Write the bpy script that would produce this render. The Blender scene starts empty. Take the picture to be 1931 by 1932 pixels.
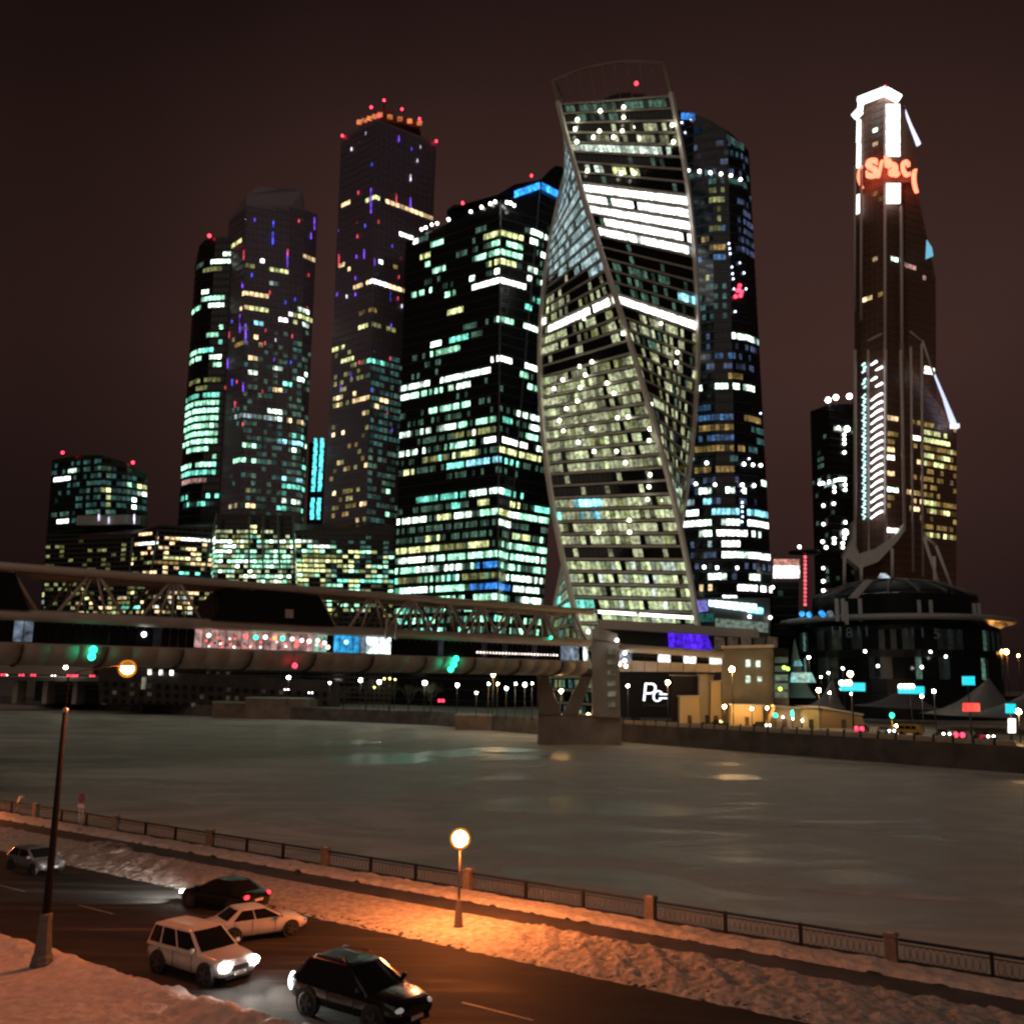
import bpy, bmesh, math, random
from mathutils import Vector, Matrix, noise
R = math.radians
rnd = random.Random(7)
SC = bpy.context.scene
COL = SC.collection

# ------------------------------------------------------------------ camera
CAM_H = 11.0                       # eye height above the near road
FPX = 1800.0                       # focal length on a 1931 px wide picture
PITCH = math.atan((1290 - 966) / FPX)
ROLL = R(.68)
FWD = Vector((0, math.cos(PITCH), math.sin(PITCH)))
_r = Vector((1, 0, 0)); _u = Vector((0, -math.sin(PITCH), math.cos(PITCH)))
RGT = math.cos(ROLL) * _r + math.sin(ROLL) * _u
UPV = -math.sin(ROLL) * _r + math.cos(ROLL) * _u
EYE = Vector((0, 0, CAM_H))
cd = bpy.data.cameras.new('camera'); cam = bpy.data.objects.new('camera', cd); COL.objects.link(cam)
cam.matrix_world = Matrix(((RGT.x, UPV.x, -FWD.x, 0), (RGT.y, UPV.y, -FWD.y, 0), (RGT.z, UPV.z, -FWD.z, CAM_H), (0, 0, 0, 1)))
cd.sensor_fit = 'HORIZONTAL'; cd.sensor_width = 36; cd.lens = FPX / 1931 * 36
cd.clip_start = .2; cd.clip_end = 9000
cd.dof.use_dof = True; cd.dof.focus_distance = 3.0; cd.dof.aperture_fstop = 4.8; cd.dof.aperture_blades = 0
SC.camera = cam

# ------------------------------------------------------------------ sky, glow of the city, exposure
w = bpy.data.worlds.new('World'); SC.world = w; w.use_nodes = True
nt = w.node_tree; nt.nodes.clear()
tc = nt.nodes.new('ShaderNodeTexCoord'); sep = nt.nodes.new('ShaderNodeSeparateXYZ')
nz = nt.nodes.new('ShaderNodeTexNoise'); nz.inputs['Scale'].default_value = 1.6; nz.inputs['Detail'].default_value = 4
rp = nt.nodes.new('ShaderNodeValToRGB')
rp.color_ramp.elements[0].position = 0.0; rp.color_ramp.elements[0].color = (.0150, .0082, .0077, 1)
rp.color_ramp.elements[1].position = 1.0; rp.color_ramp.elements[1].color = (.010, .005, .0044, 1)
for pos, c in ((.12, (.024, .0115, .0100)), (.32, (.036, .0166, .0138)), (.46, (.030, .0137, .0113)), (.64, (.0135, .0065, .0056))):
    e = rp.color_ramp.elements.new(pos); e.color = (*c, 1)
mr = nt.nodes.new('ShaderNodeMapRange'); mr.inputs['From Min'].default_value = .3; mr.inputs['From Max'].default_value = .7
mr.inputs['To Min'].default_value = .68; mr.inputs['To Max'].default_value = 1.28
bg = nt.nodes.new('ShaderNodeBackground'); out = nt.nodes.new('ShaderNodeOutputWorld')
l = nt.links.new
l(tc.outputs['Generated'], sep.inputs[0]); l(sep.outputs['Z'], rp.inputs[0]); l(rp.outputs[0], bg.inputs['Color'])
l(tc.outputs['Generated'], nz.inputs['Vector']); l(nz.outputs[0], mr.inputs['Value'])
vd_ = nt.nodes.new('ShaderNodeVectorMath'); vd_.operation = 'DOT_PRODUCT'; vd_.inputs[1].default_value = Vector((.16, .93, .33)).normalized()   # glow of the business district behind the towers
l(tc.outputs['Generated'], vd_.inputs[0]); gl_ = nt.nodes.new('ShaderNodeMapRange'); gl_.interpolation_type = 'SMOOTHSTEP'
gl_.inputs['From Min'].default_value = .80; gl_.inputs['From Max'].default_value = 1.0; gl_.inputs['To Min'].default_value = .56; gl_.inputs['To Max'].default_value = 1.2
l(vd_.outputs['Value'], gl_.inputs['Value']); ml_ = nt.nodes.new('ShaderNodeMath'); ml_.operation = 'MULTIPLY'
l(mr.outputs[0], ml_.inputs[0]); l(gl_.outputs[0], ml_.inputs[1]); l(ml_.outputs[0], bg.inputs['Strength'])
l(bg.outputs[0], out.inputs[0])
sd = bpy.data.lights.new('sky_glow', 'SUN'); sd.energy = .30; sd.angle = R(70); sd.color = (1, .80, .64)
so = bpy.data.objects.new('sky_glow', sd); COL.objects.link(so)
so.rotation_euler = (R(48), 0, R(-14))     # broad glow of the streets behind the viewer on low cloud
SC.view_settings.view_transform = 'Standard'; SC.view_settings.look = 'None'
SC.view_settings.exposure = 0; SC.view_settings.gamma = 1; SC.view_settings.use_curve_mapping = False
SC.render.engine = 'CYCLES'
SC.cycles.use_denoising = True
SC.cycles.max_bounces = 5; SC.cycles.diffuse_bounces = 2; SC.cycles.glossy_bounces = 3
SC.cycles.transmission_bounces = 4; SC.cycles.caustics_reflective = False; SC.cycles.caustics_refractive = False
SC.cycles.sample_clamp_indirect = 4.0

# ------------------------------------------------------------------ survey: picture bearing -> place
def ray(x, y): return FWD + (x - 965.5) / FPX * RGT + (966 - y) / FPX * UPV
def P(x, y, Y):
    d = ray(x, y); return EYE + d * (Y / d.y)
def PZ(x, y, z=0.0):
    d = ray(x, y); return EYE + d * ((z - CAM_H) / d.z)
def px(v):
    q = v - EYE; z = q.dot(FWD); return 965.5 + FPX * q.dot(RGT) / z, 966 - FPX * q.dot(UPV) / z
SV = Vector((math.cos(R(-35.3)), math.sin(R(-35.3)), 0)); TV = Vector((-SV.y, SV.x, 0))
def ST(s, t, z=0.0): return SV * s + TV * t + Vector((0, 0, z))      # along / across the embankment
RD = R(-35.3)

# ------------------------------------------------------------------ materials
MATS = {}
def M(name, rgb, rough=.6, metal=0.0, var=.0, scale=3.0, bump=0.0, spec=None, rgb2=None):
    if name in MATS: return MATS[name]
    m = bpy.data.materials.new(name); m.use_nodes = True; t = m.node_tree; b = t.nodes['Principled BSDF']
    b.inputs['Base Color'].default_value = (*rgb, 1); b.inputs['Roughness'].default_value = rough; b.inputs['Metallic'].default_value = metal
    if spec is not None: b.inputs['Specular IOR Level'].default_value = spec
    if var or bump:
        c = t.nodes.new('ShaderNodeTexCoord'); n = t.nodes.new('ShaderNodeTexNoise')
        n.inputs['Scale'].default_value = scale; n.inputs['Detail'].default_value = 6
        t.links.new(c.outputs['Object'], n.inputs['Vector'])
        if var:
            mx = t.nodes.new('ShaderNodeValToRGB')
            lo = rgb2 or tuple(k * (1 - var) for k in rgb); hi = rgb if rgb2 else tuple(min(1, k * (1 + var)) for k in rgb)
            mx.color_ramp.elements[0].position = .32; mx.color_ramp.elements[0].color = (*lo, 1)
            mx.color_ramp.elements[1].position = .68; mx.color_ramp.elements[1].color = (*hi, 1)
            t.links.new(n.outputs[0], mx.inputs[0]); t.links.new(mx.outputs[0], b.inputs['Base Color'])
        if bump:
            bp = t.nodes.new('ShaderNodeBump'); bp.inputs['Strength'].default_value = bump; bp.inputs['Distance'].default_value = .2
            t.links.new(n.outputs[0], bp.inputs['Height']); t.links.new(bp.outputs[0], b.inputs['Normal'])
    MATS[name] = m; return m
def EM(name, rgb, strength, vary=.45, sample=False, inner=True):
    if name in MATS: return MATS[name]
    m = bpy.data.materials.new(name); m.use_nodes = True; t = m.node_tree; b = t.nodes['Principled BSDF']
    b.inputs['Base Color'].default_value = (.03, .03, .03, 1); b.inputs['Roughness'].default_value = .3
    b.inputs['Emission Color'].default_value = (*rgb, 1); b.inputs['Emission Strength'].default_value = strength
    if vary:
        oi = t.nodes.new('ShaderNodeObjectInfo'); ge = t.nodes.new('ShaderNodeNewGeometry')
        ad = t.nodes.new('ShaderNodeMath'); ad.operation = 'ADD'; fr = t.nodes.new('ShaderNodeMath'); fr.operation = 'FRACT'
        t.links.new(oi.outputs['Random'], ad.inputs[0]); t.links.new(ge.outputs['Random Per Island'], ad.inputs[1]); t.links.new(ad.outputs[0], fr.inputs[0])
        mp = t.nodes.new('ShaderNodeMapRange'); mp.inputs['To Min'].default_value = strength * (1 - vary); mp.inputs['To Max'].default_value = strength * (1 + vary)
        t.links.new(fr.outputs[0], mp.inputs['Value']); last = mp.outputs[0]
        if inner:       # desks, ceilings and blinds behind the glass
            c = t.nodes.new('ShaderNodeTexCoord'); n = t.nodes.new('ShaderNodeTexNoise'); n.inputs['Scale'].default_value = .8; n.inputs['Detail'].default_value = 3
            t.links.new(c.outputs['Object'], n.inputs['Vector'])
            m2 = t.nodes.new('ShaderNodeMapRange'); m2.inputs['From Min'].default_value = .3; m2.inputs['From Max'].default_value = .7
            m2.inputs['To Min'].default_value = .22; m2.inputs['To Max'].default_value = 1.9
            t.links.new(n.outputs[0], m2.inputs['Value'])
            mu = t.nodes.new('ShaderNodeMath'); mu.operation = 'MULTIPLY'
            t.links.new(last, mu.inputs[0]); t.links.new(m2.outputs[0], mu.inputs[1]); last = mu.outputs[0]
        t.links.new(last, b.inputs['Emission Strength'])
    m.cycles.emission_sampling = 'FRONT' if sample else 'NONE'
    MATS[name] = m; return m

WCOL = {  # lit windows: colour, strength
    'W': ((1, 1, .95), 2.6), 'w': ((.76, 1, .82), 2.3), 'g': ((.42, 1, .64), 1.6), 't': ((.20, .86, .64), 1.2), 'y': ((.82, .88, .38), 1.05),
    'o': ((1, .70, .36), 1.3), 'd': ((.20, .42, .30), .20), 'k': ((.42, .45, .16), .40), 'e': ((.58, .61, .36), .55), 'f': ((.58, .68, .36), .72),
    'm': ((.75, .9, .75), .75), 'b': ((.05, .30, .95), .8), 'c': ((.30, .80, .95), 1.3), 'p': ((.28, .08, .95), 1.1), 'r': ((1, .05, .08), 1.6),
    'n': ((.16, .22, .42), .20), 'z': ((.10, .26, .55), .32), 'q': ((.62, .40, .12), .32), 'x': ((.10, .30, .28), .22), 'P': ((.9, .5, .45), .35), 'v': ((.42, .60, .62), .55)}
def WM(c): return EM('lit_glass_' + {'W': 'bright', 'w': 'white', 'g': 'green', 't': 'teal', 'y': 'yellow', 'o': 'warm', 'd': 'dim', 'k': 'olive', 'e': 'khaki', 'f': 'pale_green', 'm': 'soft', 'b': 'blue', 'c': 'cyan', 'p': 'violet', 'r': 'red', 'n': 'night_blue', 'z': 'sky_blue', 'q': 'amber', 'x': 'sea', 'P': 'pink', 'v': 'cool'}[c], *WCOL[c], vary=.8 if c not in 'W' else .35)

GLASS = M('dark_curtain_glass', (.012, .014, .016), .16, 0, spec=.35)
PANE = M('unlit_pane_glass', (.010, .013, .015), .1, 0, spec=.5)
EDGE = M('facade_trim', (.035, .036, .036), .5)
STONE = M('grey_granite', (.15, .135, .125), .75, var=.25, scale=4, bump=.3)
SNOW = M('trodden_snow', (.54, .52, .50), .8, var=.2, scale=2.6, bump=.8)
DSNOW = M('dirty_snow', (.54, .52, .50), .85, var=.3, scale=3.2, bump=.9, rgb2=(.27, .25, .24))
IRON = M('black_iron', (.022, .022, .024), .45, .6)
CONC = M('pale_concrete', (.36, .33, .30), .8, var=.15, scale=.4)

# ------------------------------------------------------------------ mesh builder
ORG = {}
class MB:
    def __init__(s): s.v = []; s.f = []; s.mi = []; s.smooth = []
    def add(s, vs, fs, mi=0, sm=False):
        o = len(s.v); s.v += [tuple(v) for v in vs]
        for f in fs: s.f.append(tuple(i + o for i in f)); s.mi.append(mi); s.smooth.append(sm)
    def quad(s, a, b, c, d, mi=0): s.add((a, b, c, d), ((0, 1, 2, 3),), mi)
    def hexa(s, lo, hi, mi=0):           # two rings of n points
        n = len(lo); fs = [tuple(reversed(range(n))), tuple(range(n, 2 * n))]
        fs += [(i, (i + 1) % n, n + (i + 1) % n, n + i) for i in range(n)]
        s.add(list(lo) + list(hi), fs, mi)
    def box(s, c, dx, dy, dz, rz=0.0, mi=0):   # c = centre of the base
        c = Vector(c); ca, sa = math.cos(rz), math.sin(rz)
        lo = [c + Vector((ca * x * dx / 2 - sa * y * dy / 2, sa * x * dx / 2 + ca * y * dy / 2, 0)) for x, y in ((-1, -1), (1, -1), (1, 1), (-1, 1))]
        s.hexa(lo, [q + Vector((0, 0, dz)) for q in lo], mi)
    def slabq(s, a, b, c, d, th, mi=0):  # shallow box standing th proud of the quad abcd (ccw from outside)
        a, b, c, d = map(Vector, (a, b, c, d)); n = (b - a).cross(d - a)
        if n.length < 1e-9: return
        n = n.normalized() * th
        s.add((a, b, c, d, a + n, b + n, c + n, d + n), ((4, 5, 6, 7), (0, 1, 5, 4), (1, 2, 6, 5), (2, 3, 7, 6), (3, 0, 4, 7)), mi)
    def tube(s, pts, r, n=6, mi=0, closed=False, sm=True):
        pts = [Vector(p) for p in pts]; k = len(pts); rr = r if isinstance(r, (list, tuple)) else [r] * k; vs = []
        for i, p in enumerate(pts):
            a = pts[(i - 1) % k] if (closed or i) else p; b = pts[(i + 1) % k] if (closed or i < k - 1) else p
            t = (b - a).normalized(); ref = Vector((0, 0, 1)) if abs(t.z) < .9 else Vector((1, 0, 0))
            e = t.cross(ref).normalized(); g = t.cross(e)
            vs += [p + (e * math.cos(6.28318 * j / n) + g * math.sin(6.28318 * j / n)) * rr[i] for j in range(n)]
        fs = []
        for i in range(k if closed else k - 1):
            q = (i + 1) % k
            fs += [(i * n + j, i * n + (j + 1) % n, q * n + (j + 1) % n, q * n + j) for j in range(n)]
        if not closed: fs += [tuple(reversed(range(n))), tuple((k - 1) * n + j for j in range(n))]
        s.add(vs, fs, mi, sm)
    def lathe(s, c, prof, n=12, mi=0, sm=True, axis='z'):
        c = Vector(c); vs = []
        for r, h in prof:
            for j in range(n):
                x, y = r * math.cos(6.28318 * j / n), r * math.sin(6.28318 * j / n)
                vs.append(c + (Vector((x, y, h)) if axis == 'z' else Vector((x, h, y)) if axis == 'y' else Vector((h, x, y))))
        k = len(prof); fs = [(i * n + j, i * n + (j + 1) % n, (i + 1) * n + (j + 1) % n, (i + 1) * n + j) for i in range(k - 1) for j in range(n)]
        fs += [tuple(reversed(range(n))), tuple((k - 1) * n + j for j in range(n))]
        s.add(vs, fs, mi, sm)
    def ball(s, c, r, n=10, m=6, mi=0, sx=1, sy=1, sz=1):
        c = Vector(c); vs = [c + Vector((0, 0, -r * sz))]; fs = []
        for i in range(1, m):
            a = -math.pi / 2 + math.pi * i / m
            vs += [c + Vector((r * sx * math.cos(a) * math.cos(6.28318 * j / n), r * sy * math.cos(a) * math.sin(6.28318 * j / n), r * sz * math.sin(a))) for j in range(n)]
        vs.append(c + Vector((0, 0, r * sz))); top = len(vs) - 1
        for j in range(n): fs.append((0, 1 + (j + 1) % n, 1 + j)); fs.append((top, top - n + j, top - n + (j + 1) % n))
        for i in range(m - 2): fs += [(1 + i * n + j, 1 + i * n + (j + 1) % n, 1 + (i + 1) * n + (j + 1) % n, 1 + (i + 1) * n + j) for j in range(n)]
        s.add(vs, fs, mi, True)
    def build(s, name, mat, parent=None, world=True, kind=None, fix=False):
        org = ORG.get(parent.name, Vector()) if (parent and world) else Vector()
        me = bpy.data.meshes.new(name); me.from_pydata([(v[0] - org.x, v[1] - org.y, v[2] - org.z) for v in s.v], [], s.f)
        for m in (mat if isinstance(mat, list) else [mat]): me.materials.append(m)
        if isinstance(mat, list): me.polygons.foreach_set('material_index', s.mi)
        if any(s.smooth): me.polygons.foreach_set('use_smooth', s.smooth)
        if fix:
            bm = bmesh.new(); bm.from_mesh(me); bmesh.ops.recalc_face_normals(bm, faces=bm.faces); bm.to_mesh(me); bm.free()
        o = bpy.data.objects.new(name, me); COL.objects.link(o)
        if parent:
            o.parent = parent; ORG[o.name] = org if world else Vector()
        if kind: o['kind'] = kind
        return o
def tag(o, label, cat, group=None):
    o['label'] = label; o['category'] = cat
    if group: o['group'] = group
    return o
def thing(name, label, cat, loc=(0, 0, 0), rz=0.0, group=None):
    o = bpy.data.objects.new(name, None); COL.objects.link(o); o.location = loc; o.rotation_euler = (0, 0, rz)
    o.empty_display_size = .5; ORG[o.name] = Vector(loc)
    return tag(o, label, cat, group)
def structure(mb, name, mat, fix=False):
    o = mb.build(name, mat, fix=fix); o['kind'] = 'structure'; return o
def share(src, parent, loc=(0, 0, 0), rz=0.0, name=None):          # another piece on the same mesh data
    o = src.copy(); COL.objects.link(o); o.parent = parent; o.location = loc; o.rotation_euler = (0, 0, rz); return o
def fbm(x, y, z=0.0, o=4): return noise.fractal(Vector((x, y, z)), 1.0, 2.0, o)
# ================================================================== NEAR BANK: ground
def strip(name, mat, s0, s1, t0, t1, step, hf, tstep=None):
    ns = max(1, int((s1 - s0) / step)); ntt = max(1, int((t1 - t0) / (tstep or step))); m = MB(); vs = []
    for i in range(ns + 1):
        for j in range(ntt + 1):
            s = s0 + (s1 - s0) * i / ns; t = t0 + (t1 - t0) * j / ntt
            vs.append(ST(s, t, hf(s, t, j / ntt)))
    fs = [(i * (ntt + 1) + j, (i + 1) * (ntt + 1) + j, (i + 1) * (ntt + 1) + j + 1, i * (ntt + 1) + j + 1) for i in range(ns) for j in range(ntt)]
    m.add(vs, fs, 0, True); o = m.build(name, mat); o['kind'] = 'structure'; return o

def road_mat():
    m = M('winter_asphalt', (.030, .028, .026), .72); t = m.node_tree; b = t.nodes['Principled BSDF']; L = t.links.new
    b.inputs['Specular IOR Level'].default_value = .12
    c = t.nodes.new('ShaderNodeTexCoord'); mp = t.nodes.new('ShaderNodeMapping'); mp.inputs['Rotation'].default_value = (0, 0, R(35.3)); mp.inputs['Scale'].default_value = (.10, 1.5, 1)
    n = t.nodes.new('ShaderNodeTexNoise'); n.inputs['Scale'].default_value = 1; n.inputs['Detail'].default_value = 8; n.inputs['Roughness'].default_value = .7
    L(c.outputs['Object'], mp.inputs['Vector']); L(mp.outputs[0], n.inputs['Vector'])
    r = t.nodes.new('ShaderNodeValToRGB'); r.color_ramp.elements[0].position = .42; r.color_ramp.elements[0].color = (.020, .019, .018, 1); r.color_ramp.elements[1].position = .78; r.color_ramp.elements[1].color = (.17, .16, .15, 1)
    e = r.color_ramp.elements.new(.58); e.color = (.045, .042, .04, 1)
    L(n.outputs[0], r.inputs[0]); L(r.outputs[0], b.inputs['Base Color'])
    r2 = t.nodes.new('ShaderNodeMapRange'); r2.inputs['From Min'].default_value = .35; r2.inputs['From Max'].default_value = .6; r2.inputs['To Min'].default_value = .7; r2.inputs['To Max'].default_value = .95
    L(n.outputs[0], r2.inputs['Value']); L(r2.outputs[0], b.inputs['Roughness'])
    n2 = t.nodes.new('ShaderNodeTexNoise'); n2.inputs['Scale'].default_value = 9; n2.inputs['Detail'].default_value = 4; bp = t.nodes.new('ShaderNodeBump'); bp.inputs['Strength'].default_value = .35; bp.inputs['Distance'].default_value = .05
    L(c.outputs['Object'], n2.inputs['Vector']); L(n2.outputs[0], bp.inputs['Height']); L(bp.outputs[0], b.inputs['Normal']); return m
ASPH = road_mat()
structure((lambda m: (m.quad(ST(-420, 22.2, 0), ST(160, 22.2, 0), ST(160, 39.5, 0), ST(-420, 39.5, 0)), m)[1])(MB()), 'road', ASPH)
for k in range(10):
    m = MB(); s = -78 + 8 * k; m.slabq(ST(s, 28.35, .002), ST(s + 3, 28.35, .002), ST(s + 3, 28.47, .002), ST(s, 28.47, .002), .003)
    structure(m, 'road_marking', M('worn_road_paint', (.22, .21, .2), .7, var=.5, scale=6))
def h_pave(s, t, f):
    e = min(1, max(0, (23.3 - t + .35 * fbm(s * .9, t * .9)) / .6)); e = e * e * (3 - 2 * e)
    berm = math.exp(-((t - 22.3) / .7) ** 2) * (.22 + .18 * fbm(s * .8, 3.1))
    rough = max(0, min(1, (s + 33) / 4)) * (.16 * abs(fbm(s * 1.7, t * 1.7, 4)) + .08 * fbm(s * 4, t * 4, 1))
    return -.05 + e * (.2 + .05 * fbm(s * .5, t * .5) + .03 * fbm(s * 2.1, t * 2.1, 2) + berm + rough)
strip('snowy_pavement', SNOW, -70, -12, 8, 23.9, .16, h_pave)
strip('snowy_courtyard', SNOW, -420, 160, -60, 7.99, 6, lambda s, t, f: .13)
strip('pavement_beyond', SNOW, -420, -70.01, 8, 23.2, 3, lambda s, t, f: .13)
strip('pavement_below', SNOW, -11.99, 160, 8, 23.2, 3, lambda s, t, f: .13)
def h_verge(s, t, f):
    prof = min(1, f * 3.2) if f < .5 else min(1, (1 - f) * 7)
    prof = max(0, prof) ** .7
    ph = s * 3.4 + t * 2.6 + 2.2 * fbm(s * .4, t * .5)
    chunk = .5 + .5 * math.sin(ph)
    zone = max(.12, min(1, .5 + 1.0 * fbm(s * .07, 5.5) + (.55 if s > -26 else 0) + (.35 if s < -44 else 0)))
    zone = max(zone - .12, .06) * .68
    h = .26 + zone * (.26 * (chunk ** 1.6) * (.5 + .8 * fbm(s * 1.3, t * 1.3)) + .16 * fbm(s * 2.6, t * 2.6, 1) + .07 * fbm(s * 7, t * 7, 2)) + .03 * fbm(s * 5, t * 5) + (.012 + .13 * zone) * (.5 - abs(fbm(s * 2.2 + 7, t * 2.2 + 3, 4)))
    return -.06 + prof * max(.1, h) + (.05 * fbm(s * 2, t * 5) if f < .25 else 0)
strip('snow_verge', DSNOW, -86, 4, 33.55, 38.9, .14, h_verge)
strip('snow_verge_beyond', DSNOW, -420, -86.01, 33.85, 38.9, 2.5, lambda s, t, f: .3 * math.sin(math.pi * f))
strip('snow_verge_below', DSNOW, 4.01, 160, 33.85, 38.9, 2.5, lambda s, t, f: .3 * math.sin(math.pi * f))
structure((lambda m: (m.hexa([ST(-420, 38.7, -.3), ST(160, 38.7, -.3), ST(160, 42.62, -.3), ST(-420, 42.62, -.3)], [ST(-420, 38.7, .1), ST(160, 38.7, .1), ST(160, 42.62, .1), ST(-420, 42.62, .1)]), m)[1])(MB()), 'walking_path', M('swept_path', (.06, .052, .048), .7, var=.35, scale=.8))
strip('fence_snow', SNOW, -86, 4, 40.45, 42.05, .2, lambda s, t, f: .08 + (.2 + .09 * fbm(s * .8, t) + .05 * fbm(s * 3, t * 3)) * max(0, min(1, (f + .18 * fbm(s * 1.3, 2)) * 4)) ** .6)
strip('fence_snow_beyond', SNOW, -420, -86.01, 40.5, 42.05, 2.5, lambda s, t, f: .25)
strip('fence_snow_below', SNOW, 4.01, 160, 40.5, 42.05, 2.5, lambda s, t, f: .25)
m = MB(); m.hexa([ST(-420, 42.63, -6), ST(160, 42.63, -6), ST(160, 43.1, -6), ST(-420, 43.1, -6)], [ST(-420, 42.63, .16), ST(160, 42.63, .16), ST(160, 43.0, .16), ST(-420, 43.0, .16)])
structure(m, 'embankment_wall', STONE)

# river: ice with wind-blown snow, glossier where it is bare
def ice_mat():
    m = bpy.data.materials.new('river_ice'); m.use_nodes = True; t = m.node_tree; b = t.nodes['Principled BSDF']; L = t.links.new
    c = t.nodes.new('ShaderNodeTexCoord'); mp = t.nodes.new('ShaderNodeMapping'); mp.inputs['Rotation'].default_value = (0, 0, R(28)); mp.inputs['Scale'].default_value = (.035, .07, 1)
    n = t.nodes.new('ShaderNodeTexNoise'); n.inputs['Scale'].default_value = 1; n.inputs['Detail'].default_value = 7; n.inputs['Roughness'].default_value = .7; n.inputs['Distortion'].default_value = 1.2
    L(c.outputs['Object'], mp.inputs['Vector']); L(mp.outputs[0], n.inputs['Vector'])
    r1 = t.nodes.new('ShaderNodeValToRGB'); r1.color_ramp.elements[0].position = .34; r1.color_ramp.elements[0].color = (.24, .22, .19, 1)
    r1.color_ramp.elements[1].position = .62; r1.color_ramp.elements[1].color = (.65, .625, .57, 1)
    L(n.outputs[0], r1.inputs[0]); L(r1.outputs[0], b.inputs['Base Color'])
    r2 = t.nodes.new('ShaderNodeMapRange'); r2.inputs['From Min'].default_value = .40; r2.inputs['From Max'].default_value = .62; r2.inputs['To Min'].default_value = .40; r2.inputs['To Max'].default_value = .9
    L(n.outputs[0], r2.inputs['Value']); L(r2.outputs[0], b.inputs['Roughness'])
    n2 = t.nodes.new('ShaderNodeTexNoise'); n2.inputs['Scale'].default_value = .9; n2.inputs['Detail'].default_value = 7
    L(c.outputs['Object'], n2.inputs['Vector']); bp = t.nodes.new('ShaderNodeBump'); bp.inputs['Strength'].default_value = .22; bp.inputs['Distance'].default_value = .25
    L(n2.outputs[0], bp.inputs['Height']); L(bp.outputs[0], b.inputs['Normal'])
    b.inputs['Specular IOR Level'].default_value = .16
    return m
m = MB(); m.quad((-2500, -800, -3.2), (2500, -800, -3.2), (2500, 2600, -3.2), (-2500, 2600, -3.2)); structure(m, 'frozen_river', ice_mat())
# bare glossy patches where the wind has cleared the ice
for x, y, a_, b_ in ((715, 1432, 9, 15), (852, 1422, 7, 9), (935, 1414, 8, 7), (1058, 1428, 5, 6), (1378, 1466, 6, 4), (1330, 1440, 7, 4), (150, 1345, 14, 9), (640, 1400, 10, 8)):
    c = PZ(x, y, -3.192); m = MB(); vs = [c + Vector((a_ * math.cos(6.28318 * j / 40) * (1 + .35 * fbm(math.cos(6.28318 * j / 40) * 1.3 + x, math.sin(6.28318 * j / 40) * 1.3)), b_ * math.sin(6.28318 * j / 40) * (1 + .35 * fbm(math.sin(6.28318 * j / 40) * 1.3, x + math.cos(6.28318 * j / 40))), 0)) for j in range(40)]
    m.add(vs, [tuple(range(40))]); structure(m, 'bare_ice', M('bare_ice', (.20, .19, .17), .34, var=.35, scale=.35, bump=.10, spec=.6))
# snowed-over drifts and old tracks on the ice
for x, y, L_, W_ in ((1250, 1730, 26, 2.2), (1720, 1690, 22, 1.6), (620, 1560, 30, 2.6), (1500, 1560, 34, 2.4), (300, 1480, 40, 4), (1100, 1480, 36, 3)):
    c = PZ(x, y, -3.2); m = MB(); vs = []; n_ = 28
    for i in range(n_ + 1):
        for j in range(7):
            u = i / n_ * 2 - 1; v = j / 6 * 2 - 1
            q = Vector((u * L_ * .5 + v * 1.5, v * W_ * .5 * (1 + .5 * fbm(u * 3, x)) + 1.2 * fbm(u * 2, y), 0))
            vs.append(c + Matrix.Rotation(R(-14), 3, 'Z') @ q + Vector((0, 0, -.03 + .16 * max(0, (1 - u * u)) * max(0, 1 - v * v))))
    m.add(vs, [(i * 7 + j, (i + 1) * 7 + j, (i + 1) * 7 + j + 1, i * 7 + j + 1) for i in range(n_) for j in range(6)], 0, True)
    structure(m, 'snow_drift', M('packed_ice_snow', (.5, .47, .43), .7, var=.2, scale=.5, bump=.4))

# dark slush thrown along the edge of the verge
rs = random.Random(5); m = MB()
for k in range(240):
    s = rs.uniform(-52, 3); t_ = 33.75 + abs(rs.gauss(0, .45)); r_ = rs.uniform(.03, .08); c = ST(s, t_, .02 + .1 * max(0, t_ - 33.8)); q0 = len(m.v)
    m.ball(c, r_, 6, 4, 0, 1.5, 1, .7)
o = m.build('slush_clods', M('slush', (.07, .06, .055), .8)); o['kind'] = 'stuff'
# ================================================================== railing with granite pillars
PIL = [-11 - 10.75 * k for k in range(-1, 9)]
where = ['rightmost of the row', 'right of the bare stretch of verge', 'below the widest view of the ice', 'next to the globe lamp', 'just left of the globe lamp', 'above the black sedan tail', 'above the black sedan roof', 'beside the trampled gap in the path', 'behind the no parking sign', 'furthest along the embankment']
for s, wr in zip(PIL, where):
    t = thing('granite_pillar', 'square granite railing pillar with cap, ' + wr, 'pillar', ST(s, 42.3, .16), RD, 'granite pillars of the embankment railing')
    m = MB(); m.box((0, 0, 0), .52, .46, .16); m.box((0, 0, .16), .44, .38, .86); m.build('shaft', STONE, t, False)
    m = MB(); m.hexa([Vector((x * .29, y * .26, 1.02)) for x, y in ((-1, -1), (1, -1), (1, 1), (-1, 1))], [Vector((x * .22, y * .2, 1.13)) for x, y in ((-1, -1), (1, -1), (1, 1), (-1, 1))])
    m.build('cap', STONE, t, False)
    m = MB(); m.ball((0, 0, 1.125), .19, 8, 4, 0, 1.1, 1, .25); m.build('snow_cap', SNOW, t, False)
ring = MB()
ring.tube([(.115 * math.cos(6.28318 * j / 9), 0, .27 * math.sin(6.28318 * j / 9)) for j in range(9)], .018, 3, 0, True)
RINGS = M('weathered_grey_iron', (.17, .16, .16), .6)
ring_src = None
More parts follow.
